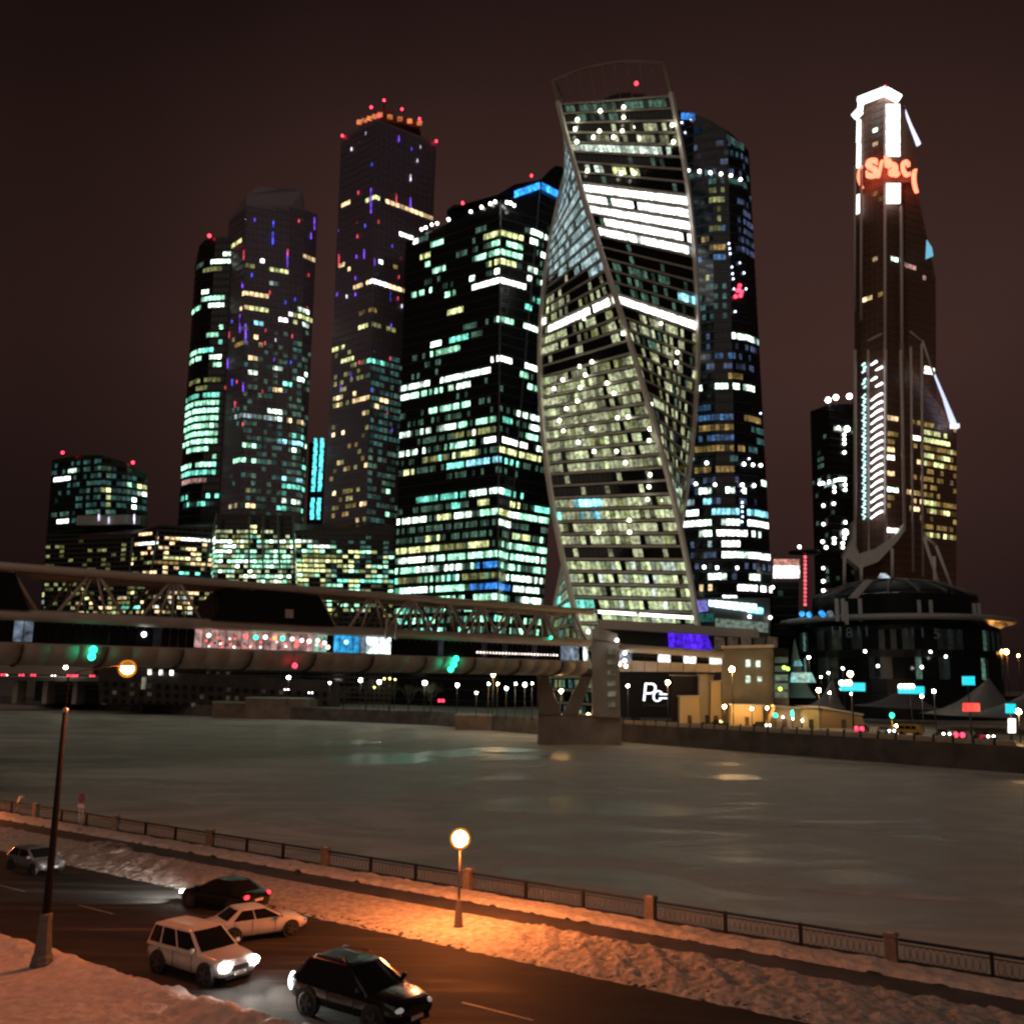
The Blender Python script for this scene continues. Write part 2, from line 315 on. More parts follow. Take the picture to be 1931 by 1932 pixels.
bay_l = ['right of the rightmost pillar', 'from the rightmost pillar leftwards', 'right of the ochre lit pillar near the lamp', 'beginning at the pillar beside the globe lamp', 'behind the post of the globe lamp', 'over the black sedan tail lights', 'over the black sedan roof', 'left of the black sedan', 'between path gap and no parking sign', 'behind the white pump hydrant', 'last bay at the left edge']
ends = [PIL[0] + 10.75] + PIL
for k in range(len(PIL)):
    s1, s0 = ends[k] - .3, ends[k + 1] + .3
    t = thing('embankment_railing', 'cast iron railing bay of oval rings, ' + bay_l[k], 'railing', ST(s0, 42.3, .16), RD, 'cast iron railing bays along the embankment')
    Lb = s1 - s0; pl = Lb / 3
    m = MB(); m.box((Lb / 2, 0, .86), Lb, .16, .1); m.build('top_rail', IRON, t, False)
    m = MB(); m.box((Lb / 2, 0, .10), Lb, .08, .05); m.build('bottom_rail', IRON, t, False)
    m = MB(); m.box((Lb / 2, 0, .72), Lb, .06, .04); m.build('middle_rail', IRON, t, False)
    for q in (1, 2):
        m = MB(); m.box((pl * q, 0, 0), .13, .15, .98); m.build('post', IRON, t, False)
    stuff = MB()
    for q in range(3):
        for j in range(12):
            x = pl * q + .17 + (pl - .34) * (j + .5) / 12
            if k < 7:
                if ring_src is None:
                    ring_src = ring.build('oval_ring', RINGS, t, False); ring_src.location = (x, 0, .435)
                else: share(ring_src, t, (x, 0, .435))
            else: stuff.add([Vector(v) + Vector((x, 0, .435)) for v in ring.v], ring.f, 0, True)
    if stuff.v: stuff.build('ring_band', RINGS, t, False, 'stuff')

# ================================================================== near street furniture
SODIUM = EM('sodium_globe', (1, .235, .05), 1150, 0, True)
def halo_mat():  # see-through glowing shell that imitates the lens halo round a lamp
    m = bpy.data.materials.new('lamp_halo'); m.use_nodes = True; t = m.node_tree; t.nodes.clear(); L = t.links.new
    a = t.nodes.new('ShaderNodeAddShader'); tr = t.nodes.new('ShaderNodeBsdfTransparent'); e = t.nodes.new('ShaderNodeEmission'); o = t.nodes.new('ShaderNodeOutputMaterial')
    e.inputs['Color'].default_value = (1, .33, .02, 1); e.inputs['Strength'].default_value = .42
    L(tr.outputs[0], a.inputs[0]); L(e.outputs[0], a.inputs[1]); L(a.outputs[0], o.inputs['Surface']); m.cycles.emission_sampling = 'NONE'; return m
HALO = halo_mat()
def globe_lamp(s, t_, label):
    t = thing('globe_lamp', label, 'street lamp', ST(s, t_, .1), 0, 'globe lamps along the embankment')
    m = MB(); m.lathe((0, 0, 0), ((.24, 0), (.24, .12), (.2, .2), (.13, 1.1), (.11, 1.15), (.12, 1.2), (.07, 1.28)), 10); m.build('plinth', M('lamp_grey_iron', (.10, .085, .075), .6), t, False)
    m = MB(); m.tube(((0, 0, 1.25), (0, 0, 2.4), (0, 0, 3.5)), (.06, .045, .04), 8); m.build('post', M('lamp_grey_iron', (.10, .085, .075), .6), t, False)
    m = MB(); m.lathe((0, 0, 3.46), ((.05, 0), (.13, .05), (.16, .1), (.12, .12)), 10); m.build('collar', IRON, t, False)
    m = MB(); m.ball((0, 0, 3.9), .33, 14, 9); g = m.build('bulb', SODIUM, t, False)
    m = MB(); m.ball((0, 0, 3.9), .47, 20, 12); m.build('globe', HALO, t, False)  # outer shell is added glow, sized to the lens halo
globe_lamp(-28.1, 35.9, 'lit sodium globe lamp on a short post in the orange snow verge')
globe_lamp(-85, 35.9, 'sodium globe lamp beyond the snow covered car, past the picture edge')
globe_lamp(24, 35.9, 'sodium globe lamp further down the verge, past the railing end')

def tall_lamp(s, t_, label, arm):
    t = thing('street_lamp', label, 'street lamp', ST(s, t_, .15), 0)
    pm = M('painted_lamp_steel', (.020, .020, .022), .8, spec=.1)
    m = MB(); m.lathe((0, 0, 0), ((.44, 0), (.44, .16), (.40, .2), (.40, .34), (.34, .42), (.23, 1.62), (.25, 1.68), (.25, 1.86), (.19, 1.92)), 8, sm=False); m.build('base', M('cast_lamp_base', (.13, .13, .125), .6, var=.2, scale=5), t, False)
    m = MB(); m.tube(((0, 0, 1.9), (0, 0, 5), (0, 0, 9.55)), (.16, .125, .085), 10); m.build('pole', pm, t, False)
    m = MB(); m.lathe((0, 0, 9.5), ((.09, 0), (.12, .04), (.12, .14), (.05, .2)), 10); m.build('collar', M('bright_collar', (.5, .45, .4), .35, .5), t, False)
    a = Vector(arm)
    m = MB(); m.tube((Vector((0, 0, 9.6)), Vector((0, 0, 10.9)), Vector((0, 0, 11.1)) + a * .15, Vector((0, 0, 11.35)) + a * .6, Vector((0, 0, 11.42)) + a), (.045, .035, .03, .025, .025), 6); m.build('arm', M('matt_black_arm', (.012, .012, .012), .9, spec=.05), t, False)
    m = MB(); m.lathe(Vector((0, 0, 11.40)) + a, ((.06, .2), (.2, .12), (.28, .0), (.27, -.02)), 10); m.build('lamp_hood', pm, t, False, fix=True)
    m = MB(); m.ball(Vector((0, 0, 11.28)) + a, .25, 12, 8, 0, 1, 1, .8); m.build('bulb_bowl', EM('sodium_bowl', (1, .22, .07), 1150, 0, True), t, False)
    m = MB(); m.ball(Vector((0, 0, 11.28)) + a, .37, 16, 10); m.build('halo_shell', HALO, t, False)  # same painted halo round the bowl
tall_lamp(-37.1, 21.6, 'tall tapered street lamp with flared base on the snowy pavement', Vector((1.6, 1.9, 0)))

# no-parking sign with a plate below, on two thin posts
t = thing('road_sign', 'round no parking sign above a plate on twin posts by the railing', 'road sign', ST(*(lambda q: (q.dot(SV), q.dot(TV)))(PZ(150, 1568, .2)), .2), R(-30), None)
gm = M('galvanised', (.42, .38, .37), .5, .4)
for dx in (-.16, .16):
    m = MB(); m.tube(((dx, 0, 0), (dx, 0, 2.0)), .045, 6); m.build('post', gm, t, False)
m = MB(); m.lathe((0, -.09, 2.3), ((.38, 0), (.38, .03)), 20, axis='y', sm=False); m.build('sign_rim', M('sign_red', (.35, .03, .04), .5), t, False, fix=True)
m = MB(); m.lathe((0, -.10, 2.3), ((.29, 0), (.29, .01)), 20, axis='y', sm=False); m.build('sign_face', M('sign_blue', (.03, .05, .20), .5), t, False, fix=True)
for r_ in (45, -45):
    m = MB(); a = R(r_); d = Vector((math.cos(a), 0, math.sin(a))); e = Vector((-d.z, 0, d.x)) * .035
    c = Vector((0, -.104, 2.3)); m.slabq(c - d * .28 - e, c + d * .28 - e, c + d * .28 + e, c - d * .28 + e, .006); m.build('cross_bar', M('sign_red', (.35, .03, .04), .5), t, False)
m = MB(); m.box((0, -.07, 1.62), .75, .03, .24); m.build('plate', M('sign_white', (.6, .55, .53), .6), t, False)
# pale bent standpipe
q = PZ(33, 1533, .25)
t = thing('standpipe', 'pale bent pipe standing in the snow before the railing', 'standpipe', q)
m = MB(); m.tube(((0, 0, -.1), (0, 0, .95), (.06, 0, 1.12), (.2, 0, 1.2), (.42, 0, 1.22)), (.15, .14, .13, .11, .09), 8); m.build('pipe', M('pale_pipe', (.55, .48, .44), .6), t, False)
m = MB(); m.lathe((0, 0, .0), ((.22, 0), (.22, .1), (.15, .14)), 8); m.build('flange', M('pale_pipe', (.55, .48, .44), .6), t, False)
# trodden dirty heap across the swept path
for i, (x, y, r_, mt) in enumerate(((205, 1600, .75, 'd'), (222, 1612, .55, 's'), (190, 1596, .5, 's'), (232, 1604, .4, 'd'))):
    m = MB(); m.ball((0, 0, 0), r_, 14, 8, 0, 1.5, 1, .55); c = PZ(x, y, .1)
    m.v = [tuple(c + Vector(v) * (1 + .5 * fbm(v[0] * 2.2 + i * 5, v[1] * 2.2, v[2] * 2.2))) for v in m.v]
    o = m.build('snow_heap', M('sooty_snow', (.16, .14, .13), .8, var=.5, scale=3) if mt == 'd' else DSNOW)
    tag(o, ['large sooty snow heap across the swept path', 'pale snow lump in front of the sooty heap', 'pale snow lump left of the sooty heap', 'small sooty lump right of the heap on the path'][i], 'snow heap', 'snow heaps across the path')
# ================================================================== CARS
CARGLASS = M('car_glass', (.010, .011, .012), .06, 0, spec=.6)
TYRE = M('tyre_rubber', (.014, .014, .014), .85)
RIM = M('alloy_rim', (.09, .09, .09), .45, .6)
BLACKP = M('black_plastic', (.018, .018, .018), .55)
def paint(name, rgb, rough=.28):
    m = M(name, rgb, rough, 0, var=.08, scale=2)
    m.node_tree.nodes['Principled BSDF'].inputs['Coat Weight'].default_value = .5
    m.node_tree.nodes['Principled BSDF'].inputs['Coat Roughness'].default_value = .12
    return m
STY = {
 'suv': dict(st=((-2.25, .50, .80, .74), (-2.2, .40, .98, .84), (-1.95, .34, 1.06, .90), (-1.2, .32, 1.08, .93), (0, .30, 1.07, .94), (.95, .30, 1.06, .94), (1.25, .30, 1.04, .93), (1.75, .32, .99, .91), (2.08, .36, .92, .86), (2.22, .42, .80, .78), (2.27, .5, .68, .70)),
   belt=(-2.16, .98), roof=(-1.98, .12), zb=1.05, zr=1.74, wb=.89, wr=.70, wheels=(1.42, -1.4), wr_=.37, side=((.03, .24), (.28, .58), (.62, .97))),
 'cross': dict(st=((-2.25, .50, .80, .74), (-2.2, .40, 1.0, .85), (-1.95, .34, 1.08, .91), (-1.2, .32, 1.08, .94), (0, .30, 1.05, .95), (.95, .30, 1.04, .95), (1.25, .30, 1.03, .94), (1.75, .32, .98, .92), (2.1, .36, .90, .86), (2.28, .42, .78, .78), (2.33, .5, .66, .70)),
   belt=(-2.1, 1.12), roof=(-1.55, .1), zb=1.05, zr=1.69, wb=.90, wr=.66, wheels=(1.42, -1.36), wr_=.37, side=((.05, .26), (.30, .58), (.62, .95))),
 'sedan': dict(st=((-2.3, .48, .78, .70), (-2.25, .38, .92, .80), (-1.9, .30, .98, .87), (-1.2, .26, .98, .91), (0, .24, .96, .92), (.95, .24, .95, .92), (1.3, .25, .92, .91), (1.85, .28, .83, .88), (2.15, .33, .74, .80), (2.3, .4, .64, .70)),
   belt=(-1.72, 1.12), roof=(-.98, .1), zb=.95, zr=1.45, wb=.86, wr=.62, wheels=(1.42, -1.4), wr_=.33, side=((.10, .47), (.50, .93))),
 'hatch': dict(st=((-2.0, .48, .78, .70), (-1.95, .38, .95, .80), (-1.7, .30, 1.0, .85), (-1.0, .26, .98, .87), (0, .24, .96, .88), (.85, .24, .95, .88), (1.2, .25, .93, .87), (1.65, .28, .85, .83), (1.92, .33, .74, .74), (2.0, .4, .64, .66)),
   belt=(-1.9, 1.05), roof=(-1.5, .05), zb=.96, zr=1.48, wb=.83, wr=.62, wheels=(1.28, -1.22), wr_=.31, side=((.06, .46), (.50, .94)))}
def car(name, label, cat, pos, heading, style, pmat, lights='off', rack=False, glow=False, group=None):
    S = STY[style]; t = thing(name, label, cat, pos, heading, group); st = S['st']
    def lp(a, b, f): return a + (b - a) * f
    # body shell
    m = MB(); rings = []
    xs = []
    for i in range(len(st) - 1):
        for q in range(3): xs.append([lp(st[i][c], st[i + 1][c], q / 3) for c in range(4)])
    xs.append(list(st[-1])); vs = []
    for x, zb, zt, hw in xs:
        half = ((0, zb), (hw * .80, zb), (hw * .96, zb + .1), (hw, lp(zb, zt, .45)), (hw * .985, lp(zb, zt, .72)), (hw * .95, zt - .05), (hw * .86, zt), (0, zt + .035))
        rg = [(x, y, z) for y, z in half] + [(x, -y, z) for y, z in reversed(half[1:-1])]
        vs += rg; n = len(rg)
    k = len(xs)
    fs = [(i * n + j, (i + 1) * n + j, (i + 1) * n + (j + 1) % n, i * n + (j + 1) % n) for i in range(k - 1) for j in range(n)]
    fs += [tuple(range(n)), tuple((k - 1) * n + j for j in reversed(range(n)))]
    m.add(vs, fs, 0, True); m.build('body', pmat, t, False, fix=True)
    # greenhouse
    b0, b1 = S['belt']; r0, r1 = S['roof']; zb, zr, wb, wr = S['zb'], S['zr'], S['wb'], S['wr']
    lev = ((0, 0), (.85, .06), (1, .16), (1.06, .5))
    def C(f, sx, sy, ins=0):
        x = lp(b1, r1, f) - ins * 1.1 if sx > 0 else lp(b0, r0, f) + ins * 1.1
        return Vector((x, sy * (lp(wb, wr, f) - ins), lp(zb, zr, min(f, 1.06))))
    rings = []
    for f, ins in ((-.12, 0), (0, 0), (.5, 0), (.9, 0), (.97, .025), (1.02, .11), (1.06, .32)):
        c4 = [C(f, 1, -1, ins), C(f, 1, 1, ins), C(f, -1, 1, ins), C(f, -1, -1, ins)]
        rg = []
        for i in range(4):
            a, b = c4[i], c4[(i + 1) % 4]; e = (b - a); bow = (.09 if i in (0,) else .05 if i == 2 else .02)
            nn = Vector((e.y, -e.x, 0)).normalized()
            rg += [a + e * u + nn * bow * math.sin(math.pi * u) for u in (0, .08, .3, .5, .7, .92)]
        rings.append(rg)
    n = len(rings[0]); m = MB()
    m.add([v for rg in rings for v in rg], [(i * n + j, i * n + (j + 1) % n, (i + 1) * n + (j + 1) % n, (i + 1) * n + j) for i in range(len(rings) - 1) for j in range(n)] + [tuple((len(rings) - 1) * n + j for j in range(n))], 0, True)
    m.build('cabin', pmat, t, False, fix=True)
    def face(sx, sy, u0, u1, v0, v1, nm):
        m = MB()
        def q(u, v):
            if sy: a, b = (C(v, -1, sy), C(v, 1, sy)); bw = .02
            else: a, b = (C(v, sx, -1), C(v, sx, 1)); bw = .09 if sx > 0 else .05
            e = b - a; nn = Vector((0, sy, 0)) if sy else Vector((sx, 0, 0))
            return a + e * u + nn * bw * math.sin(math.pi * u)
        N = 4
        for i in range(N):
            ua, ub = lp(u0, u1, i / N), lp(u0, u1, (i + 1) / N); pts = (q(ua, v0), q(ub, v0), q(ub, v1), q(ua, v1))
            nrm = (pts[1] - pts[0]).cross(pts[3] - pts[0]); outw = Vector((sx, sy, .1))
            if nrm.dot(outw) < 0: pts = (pts[1], pts[0], pts[3], pts[2])
            m.slabq(*pts, .012)
        return m.build(nm, CARGLASS, t, False)
    face(1, 0, .06, .94, .06, .90, 'windscreen'); face(-1, 0, .09, .91, .12, .86, 'rear_window')
    for sy in (1, -1):
        for u0, u1 in S['side']: face(0, sy, u0, u1, .06, .86, 'side_window')
    # wheels
    hwm = max(s_[3] for s_ in st); wrd = S['wr_']
    for wx in S['wheels']:
        for sy in (1, -1):
            m = MB(); m.lathe((wx, sy * (hwm - .07), wrd + .03), ((wrd + .085, -.10), (wrd + .085, .085)), 20, axis='y', sm=False); m.build('wheel_arch', BLACKP, t, False, fix=True)
            m = MB(); m.lathe((wx, sy * (hwm - .11), wrd), ((wrd - .06, -.11), (wrd, -.08), (wrd, .10), (wrd - .03, .15), (wrd - .11, .155)) if sy > 0 else ((wrd - .11, -.155), (wrd - .03, -.15), (wrd, -.10), (wrd, .08), (wrd - .06, .11)), 20, axis='y')
            tw = m.build('wheel', TYRE, t, False, fix=True)
            m = MB(); y = sy * (hwm + .05)
            for q in range(5):
                a = 6.28318 * q / 5; d = Vector((math.cos(a), 0, math.sin(a))); e = Vector((-d.z, 0, d.x)) * .045; c = Vector((wx, y, wrd))
                p4 = (c - e, c + d * (wrd - .11) - e, c + d * (wrd - .11) + e, c + e); m.slabq(*(p4 if sy < 0 else p4[::-1]), .012)
            m.lathe((wx, y, wrd), ((.07, -.01), (.07, .02)), 8, axis='y'); m.build('rim', RIM, tw, False, fix=True)
    # lamps
    xf, xr = st[-1][0], st[0][0]; hf = st[-2][3]
    for sy in (1, -1):
        on = lights in ('on', 'front')
        m = MB(); hr = .21 if lights == 'front' else .15; m.ball((xf - .13 + (.06 if hr > .2 else 0), sy * (hf - .13), .74 if style in ('suv', 'cross') else .66), hr, 10, 6, 0, .8, 1.15, .8 if hr > .2 else .62)
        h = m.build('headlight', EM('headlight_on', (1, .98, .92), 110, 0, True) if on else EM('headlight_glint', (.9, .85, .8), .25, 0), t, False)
        if on:
            ld = bpy.data.lights.new('headlight_beam', 'SPOT'); ld.energy = 900 if lights == 'front' else 2600; ld.spot_size = R(75); ld.spot_blend = .9; ld.color = (1, .96, .86); ld.shadow_soft_size = .12
            lo = bpy.data.objects.new('headlight_beam', ld); COL.objects.link(lo); lo.parent = t; lo.location = (xf + .16, sy * (hf - .13), .70); lo.rotation_euler = (R(88), 0, R(-90))
        ron = lights in ('on', 'rear')
        m = MB(); m.ball((xr + .10, sy * (st[1][3] - .10), .86 if style != 'suv' else .98), .14, 10, 6, 0, .7, 1.1, .7 if style != 'suv' else 1.25)
        m.build('tail_light', EM('tail_light_on', (1, .012, .02), 9, 0, True) if ron else M('tail_lens', (.25, .012, .015), .3), t, False)
        m = MB(); m.ball((b1 - .22, sy * (wb + .14), zb + .10), .11, 8, 6, 0, .65, 1.2, .85); m.tube(((b1 - .2, sy * (wb - .02), zb + .03), (b1 - .22, sy * (wb + .1), zb + .07)), .03, 5); m.build('wing_mirror', pmat, t, False)
        for xq in ((.28, -.72) if style != 'sedan' else (.3, -.75)):
            m = MB(); m.box((xq - .25, sy * (hwm + .005), .86), .2, .035, .035); m.build('door_handle', pmat, t, False)
        for xq in (-.5, .62, -1.35):
            m = MB(); m.box((xq, sy * (hwm - .004), .42), .018, .02, .52); m.build('door_gap', BLACKP, t, False)
    m = MB(); m.box((xf - .02, 0, .56), .06, hf * .95, .18); g = m.build('grille', BLACKP, t, False)
    m = MB(); m.box((xf + .02, 0, .40), .03, .52, .11); m.build('number_plate', M('plate_white', (.7, .7, .68), .5), t, False)
    m = MB(); m.box((xr - .01, 0, .62), .03, .52, .11); m.build('number_plate', M('plate_white', (.7, .7, .68), .5), t, False)
    m = MB(); m.box((xf - .10, 0, .30), .2, hf * 1.5, .12); m.box((xr + .08, 0, .34), .2, hf * 1.6, .12); m.build('bumper', BLACKP, t, False)
    if rack:
        for sy in (1, -1):
            m = MB(); z = zr + .1; y = sy * (wr - .06); m.tube(((r0 + .15, y, zr), (r0 + .25, y, z), (r1 - .3, y, z), (r1 - .2, y, zr)), .022, 5); m.build('roof_rail', RIM, t, False)
    return t
WHITEP = paint('white_car_paint', (.55, .53, .51)); BLACKC = paint('black_car_paint', (.008, .009, .010), .2)
car('white_offroader', 'white boxy off-roader with both headlights lit and an orange lit roof', 'car', ST(-31.9, 24.95, 0), RD, 'suv', WHITEP, 'front')
bx = car('black_crossover', 'black crossover with roof rails in front of the white off-roader', 'car', ST(-23.85, 25.2, 0), RD, 'cross', BLACKC, 'off', True)
bx.scale = (1.08, 1.06, 1.06)
for sy in (-1, 1):
    m = MB(); m.ball((-2.19, sy * .80, .86), .15, 10, 7, 0, .6, 1.1, 1.9); m.build('rear_glare', EM('rear_glare_white', (.9, .95, 1), 5, 0, True), bx, False)  # added glow in place of white glare on the rear, no known lamp
ws = car('white_sedan', 'white sedan turning across the road behind the white off-roader', 'car', Vector((-11.0, 44.3, 0)), R(36), 'sedan', WHITEP, 'off'); ws.scale = (.92, .92, .92)
car('black_sedan', 'black sedan with red tail lights lit at the edge of the snow verge', 'car', Vector((-13.9, 49.5, 0)), R(150), 'sedan', BLACKC, 'on')
car('parked_hatchback', 'grey hatchback half hidden by the lamp post in the glare of headlights', 'car', PZ(66, 1642, 0), RD, 'hatch', paint('grey_car_paint', (.16, .16, .165)), 'off').scale = (.95, .95, .86)
# ================================================================== TOWERS
def parse(txt, ox, oy, s):
    rows = []
    for it in txt.replace('\n', ';').split(';'):
        it = it.strip()
        if not it: continue
        a = it.split(); rect = a[0] == 'R'
        if rect: a = a[1:]
        x0, y0, x1, y1 = (float(v) for v in a[0].split(','))
        rows.append((rect, ox + s * x0, oy + s * y0, ox + s * x1, oy + s * y1, a[1], float(a[2]) if len(a) > 2 else .93))
    return rows
class Facade:            # front corner lines; a point is (facet, u, z)
    def __init__(s, corners, z0=0.0):
        s.c = []
        for xt, yt, xb, yb, Y in corners:
            t = P(xt, yt, Y); b = P(xb, yb, Y); d = b - t; s.c.append((t + d * ((z0 - t.z) / d.z), t))
        s.z0 = z0; s.n = len(s.c) - 1
    def cl(s, i, z): b, t = s.c[i]; return b + (t - b) * ((z - s.z0) / (t.z - s.z0))
    def pt(s, i, u, z): a = s.cl(i, z); return a + (s.cl(i + 1, z) - a) * u
    def top(s, i, u): return s.c[i][1].z * (1 - u) + s.c[i + 1][1].z * u
    def width(s, i): return (s.c[i + 1][0] - s.c[i][0]).length
def glaze(t, pt, nf, top, width, z0, z1, fh, cw, rows, seed=1, fill=.56, zoff=0.0, dark=True, cap=300, base=None, panew=.84, allow=None, pane_mat=None):
    """window panes of one tower: lit ones as parts, the rest joined"""
    rg = random.Random(seed); lit = []; dk = MB()
    nfl = int((z1 - z0) / fh)
    for i in range(nf):
        wd = width(i); nc = max(1, round(wd / cw))
        for k in range(nfl):
            za = z0 + k * fh + zoff; zb = za + fh * fill; zc = (za + zb) / 2
            for j in range(nc):
                u0 = (j + (1 - panew) / 2) / nc; u1 = (j + 1 - (1 - panew) / 2) / nc
                if zb > top(i, u0) - .6 or zb > top(i, u1) - .6: continue
                a, b, c, d = pt(i, u0, za), pt(i, u1, za), pt(i, u1, zb), pt(i, u0, zb)
                cx, cy = px((a + c) / 2); fpx = abs(px(a)[1] - px(pt(i, u0, za + fh))[1]); col = None
                if allow is None or allow(i, k, cx, cy):
                    for rect, x0, y0, x1, y1, cc, p in rows:
                        if x0 - 2 <= cx <= x1 + 2:
                            if rect: ok = y0 <= cy <= y1
                            else:
                                f = (cx - x0) / (x1 - x0) if x1 > x0 else 0; ok = abs(cy - (y0 + (y1 - y0) * max(0, min(1, f)))) <= fpx * .5
                            if ok and rg.random() < p: col = cc; break
                    if col is None and base: col = base(i, k, cx, cy, rg)
                if col: lit.append((col, (a, b, c, d)))
                elif dark: dk.slabq(a, b, c, d, .08)
    rg.shuffle(lit); lit.sort(key=lambda q: 0 if q[0] in 'Ww' else 1); rest = {}
    for n, (c, q) in enumerate(lit):
        if n < cap:
            m = MB(); m.slabq(*q, .12); m.build('window', WM(c), t)
        else: rest.setdefault(c, MB()).slabq(*q, .12)
    if rest:
        big = MB(); mats = []
        for qi, (c, m) in enumerate(sorted(rest.items())): big.add(m.v, m.f, qi); mats.append(WM(c))
        big.build('lit_window_field', mats, t, True, 'stuff')
    if dk.v: dk.build('dark_window_field', pane_mat or PANE, t, True, 'stuff')
    return len(lit)
def tower(name, label, corners, depth, fh, cw, rows, z0=0.0, seed=1, body=GLASS, edges=True, cap=300, base=None, group='towers across the river', fill=.56, cat='skyscraper', edge_mat=None, **kw):
    F = Facade(corners, z0); c0 = sum((b for b, _ in F.c), Vector()) / len(F.c)
    t = thing(name, label, cat, (c0.x, c0.y + depth / 2, z0), 0, group)
    dv = Vector((c0.x * 1.05, c0.y, 0)).normalized() * depth
    lo = [b for b, _ in F.c]; hi = [p for _, p in F.c]
    lo2 = [lo[-1] + dv, lo[0] + dv] ; hi2 = [hi[-1] + dv, hi[0] + dv]
    if len(lo) > 3:   # keep the plan convex at the back
        lo2 = [lo[-1] + dv * .8, lo[len(lo) // 2] + dv * 1.1, lo[0] + dv * .8]; hi2 = [hi[-1] + dv * .8, Vector((*(hi[len(hi) // 2] + dv * 1.1).xy, hi[len(hi) // 2].z)), hi[0] + dv * .8]
    m = MB(); n2 = len(lo2); NZ = 28; NU = 5
    ringsf = []
    for k in range(NZ + 1):
        f = k / NZ; rg = []
        for i in range(F.n):
            for j in range(NU if i < F.n - 1 else NU + 1):
                a = lo[i] + (hi[i] - lo[i]) * f; b = lo[i + 1] + (hi[i + 1] - lo[i + 1]) * f; rg.append(a + (b - a) * (j / NU))
        rg += [lo2[j] + (hi2[j] - lo2[j]) * f for j in range(n2)]; ringsf.append(rg)
    nn = len(ringsf[0])
    m.add([v for rg in ringsf for v in rg], [(k * nn + j, k * nn + (j + 1) % nn, (k + 1) * nn + (j + 1) % nn, (k + 1) * nn + j) for k in range(NZ) for j in range(nn)] + [tuple(reversed(range(nn))), tuple(NZ * nn + j for j in range(nn))])
    m.build('shaft', body, t)
    ztop = max(p.z for p in hi)
    if edges:
        e = MB(); nfl = int((ztop - z0) / fh)
        for k in range(1, nfl + 1):
            z = z0 + k * fh - fh * (1 - fill) / 2
            for i in range(F.n):
                if z + .3 > min(F.top(i, 0), F.top(i, 1)): continue
                e.slabq(F.pt(i, 0, z), F.pt(i, 1, z), F.pt(i, 1, z + .35), F.pt(i, 0, z + .35), .25)
        if e.v: e.build('floor_edges', edge_mat or EDGE, t, True, 'stuff')
    n = glaze(t, F.pt, F.n, F.top, F.width, z0, ztop, fh, cw, rows, seed, fill, cap=cap, base=base, **kw)
    return t, F
def lamps(t, pts, r, mat, name='roof_lamp'):
    for v in pts:
        if v is None: continue
        m = MB(); m.ball(v, r, 7, 5); m.build(name, mat, t)
_snapc = {}
def snap(F, x, y, out=.8):          # the spot on the tower's face that lies in this bearing
    if id(F) not in _snapc:
        g = []
        for i in range(F.n):
            for a in range(13):
                u = a / 12; zt = F.top(i, u); n_ = int(zt / 2)
                for k in range(n_ + 1): p = F.pt(i, u, zt * k / n_); g.append((*px(p), p))
        _snapc[id(F)] = g
    x0, y0, p = min(_snapc[id(F)], key=lambda q: (q[0] - x) ** 2 + (q[1] - y) ** 2)
    if abs(x0 - x) > 7 or abs(y0 - y) > 30: return None
    return P(x, y, p.y - out)
WHITE_L = EM('white_lamp', (1, .98, .9), 9, .3, False, False); RED_L = EM('red_beacon', (1, .03, .06), 7, .2, False, False)
BLUE_L = EM('blue_rim_light', (.03, .32, 1), 1.5, .5, False); 

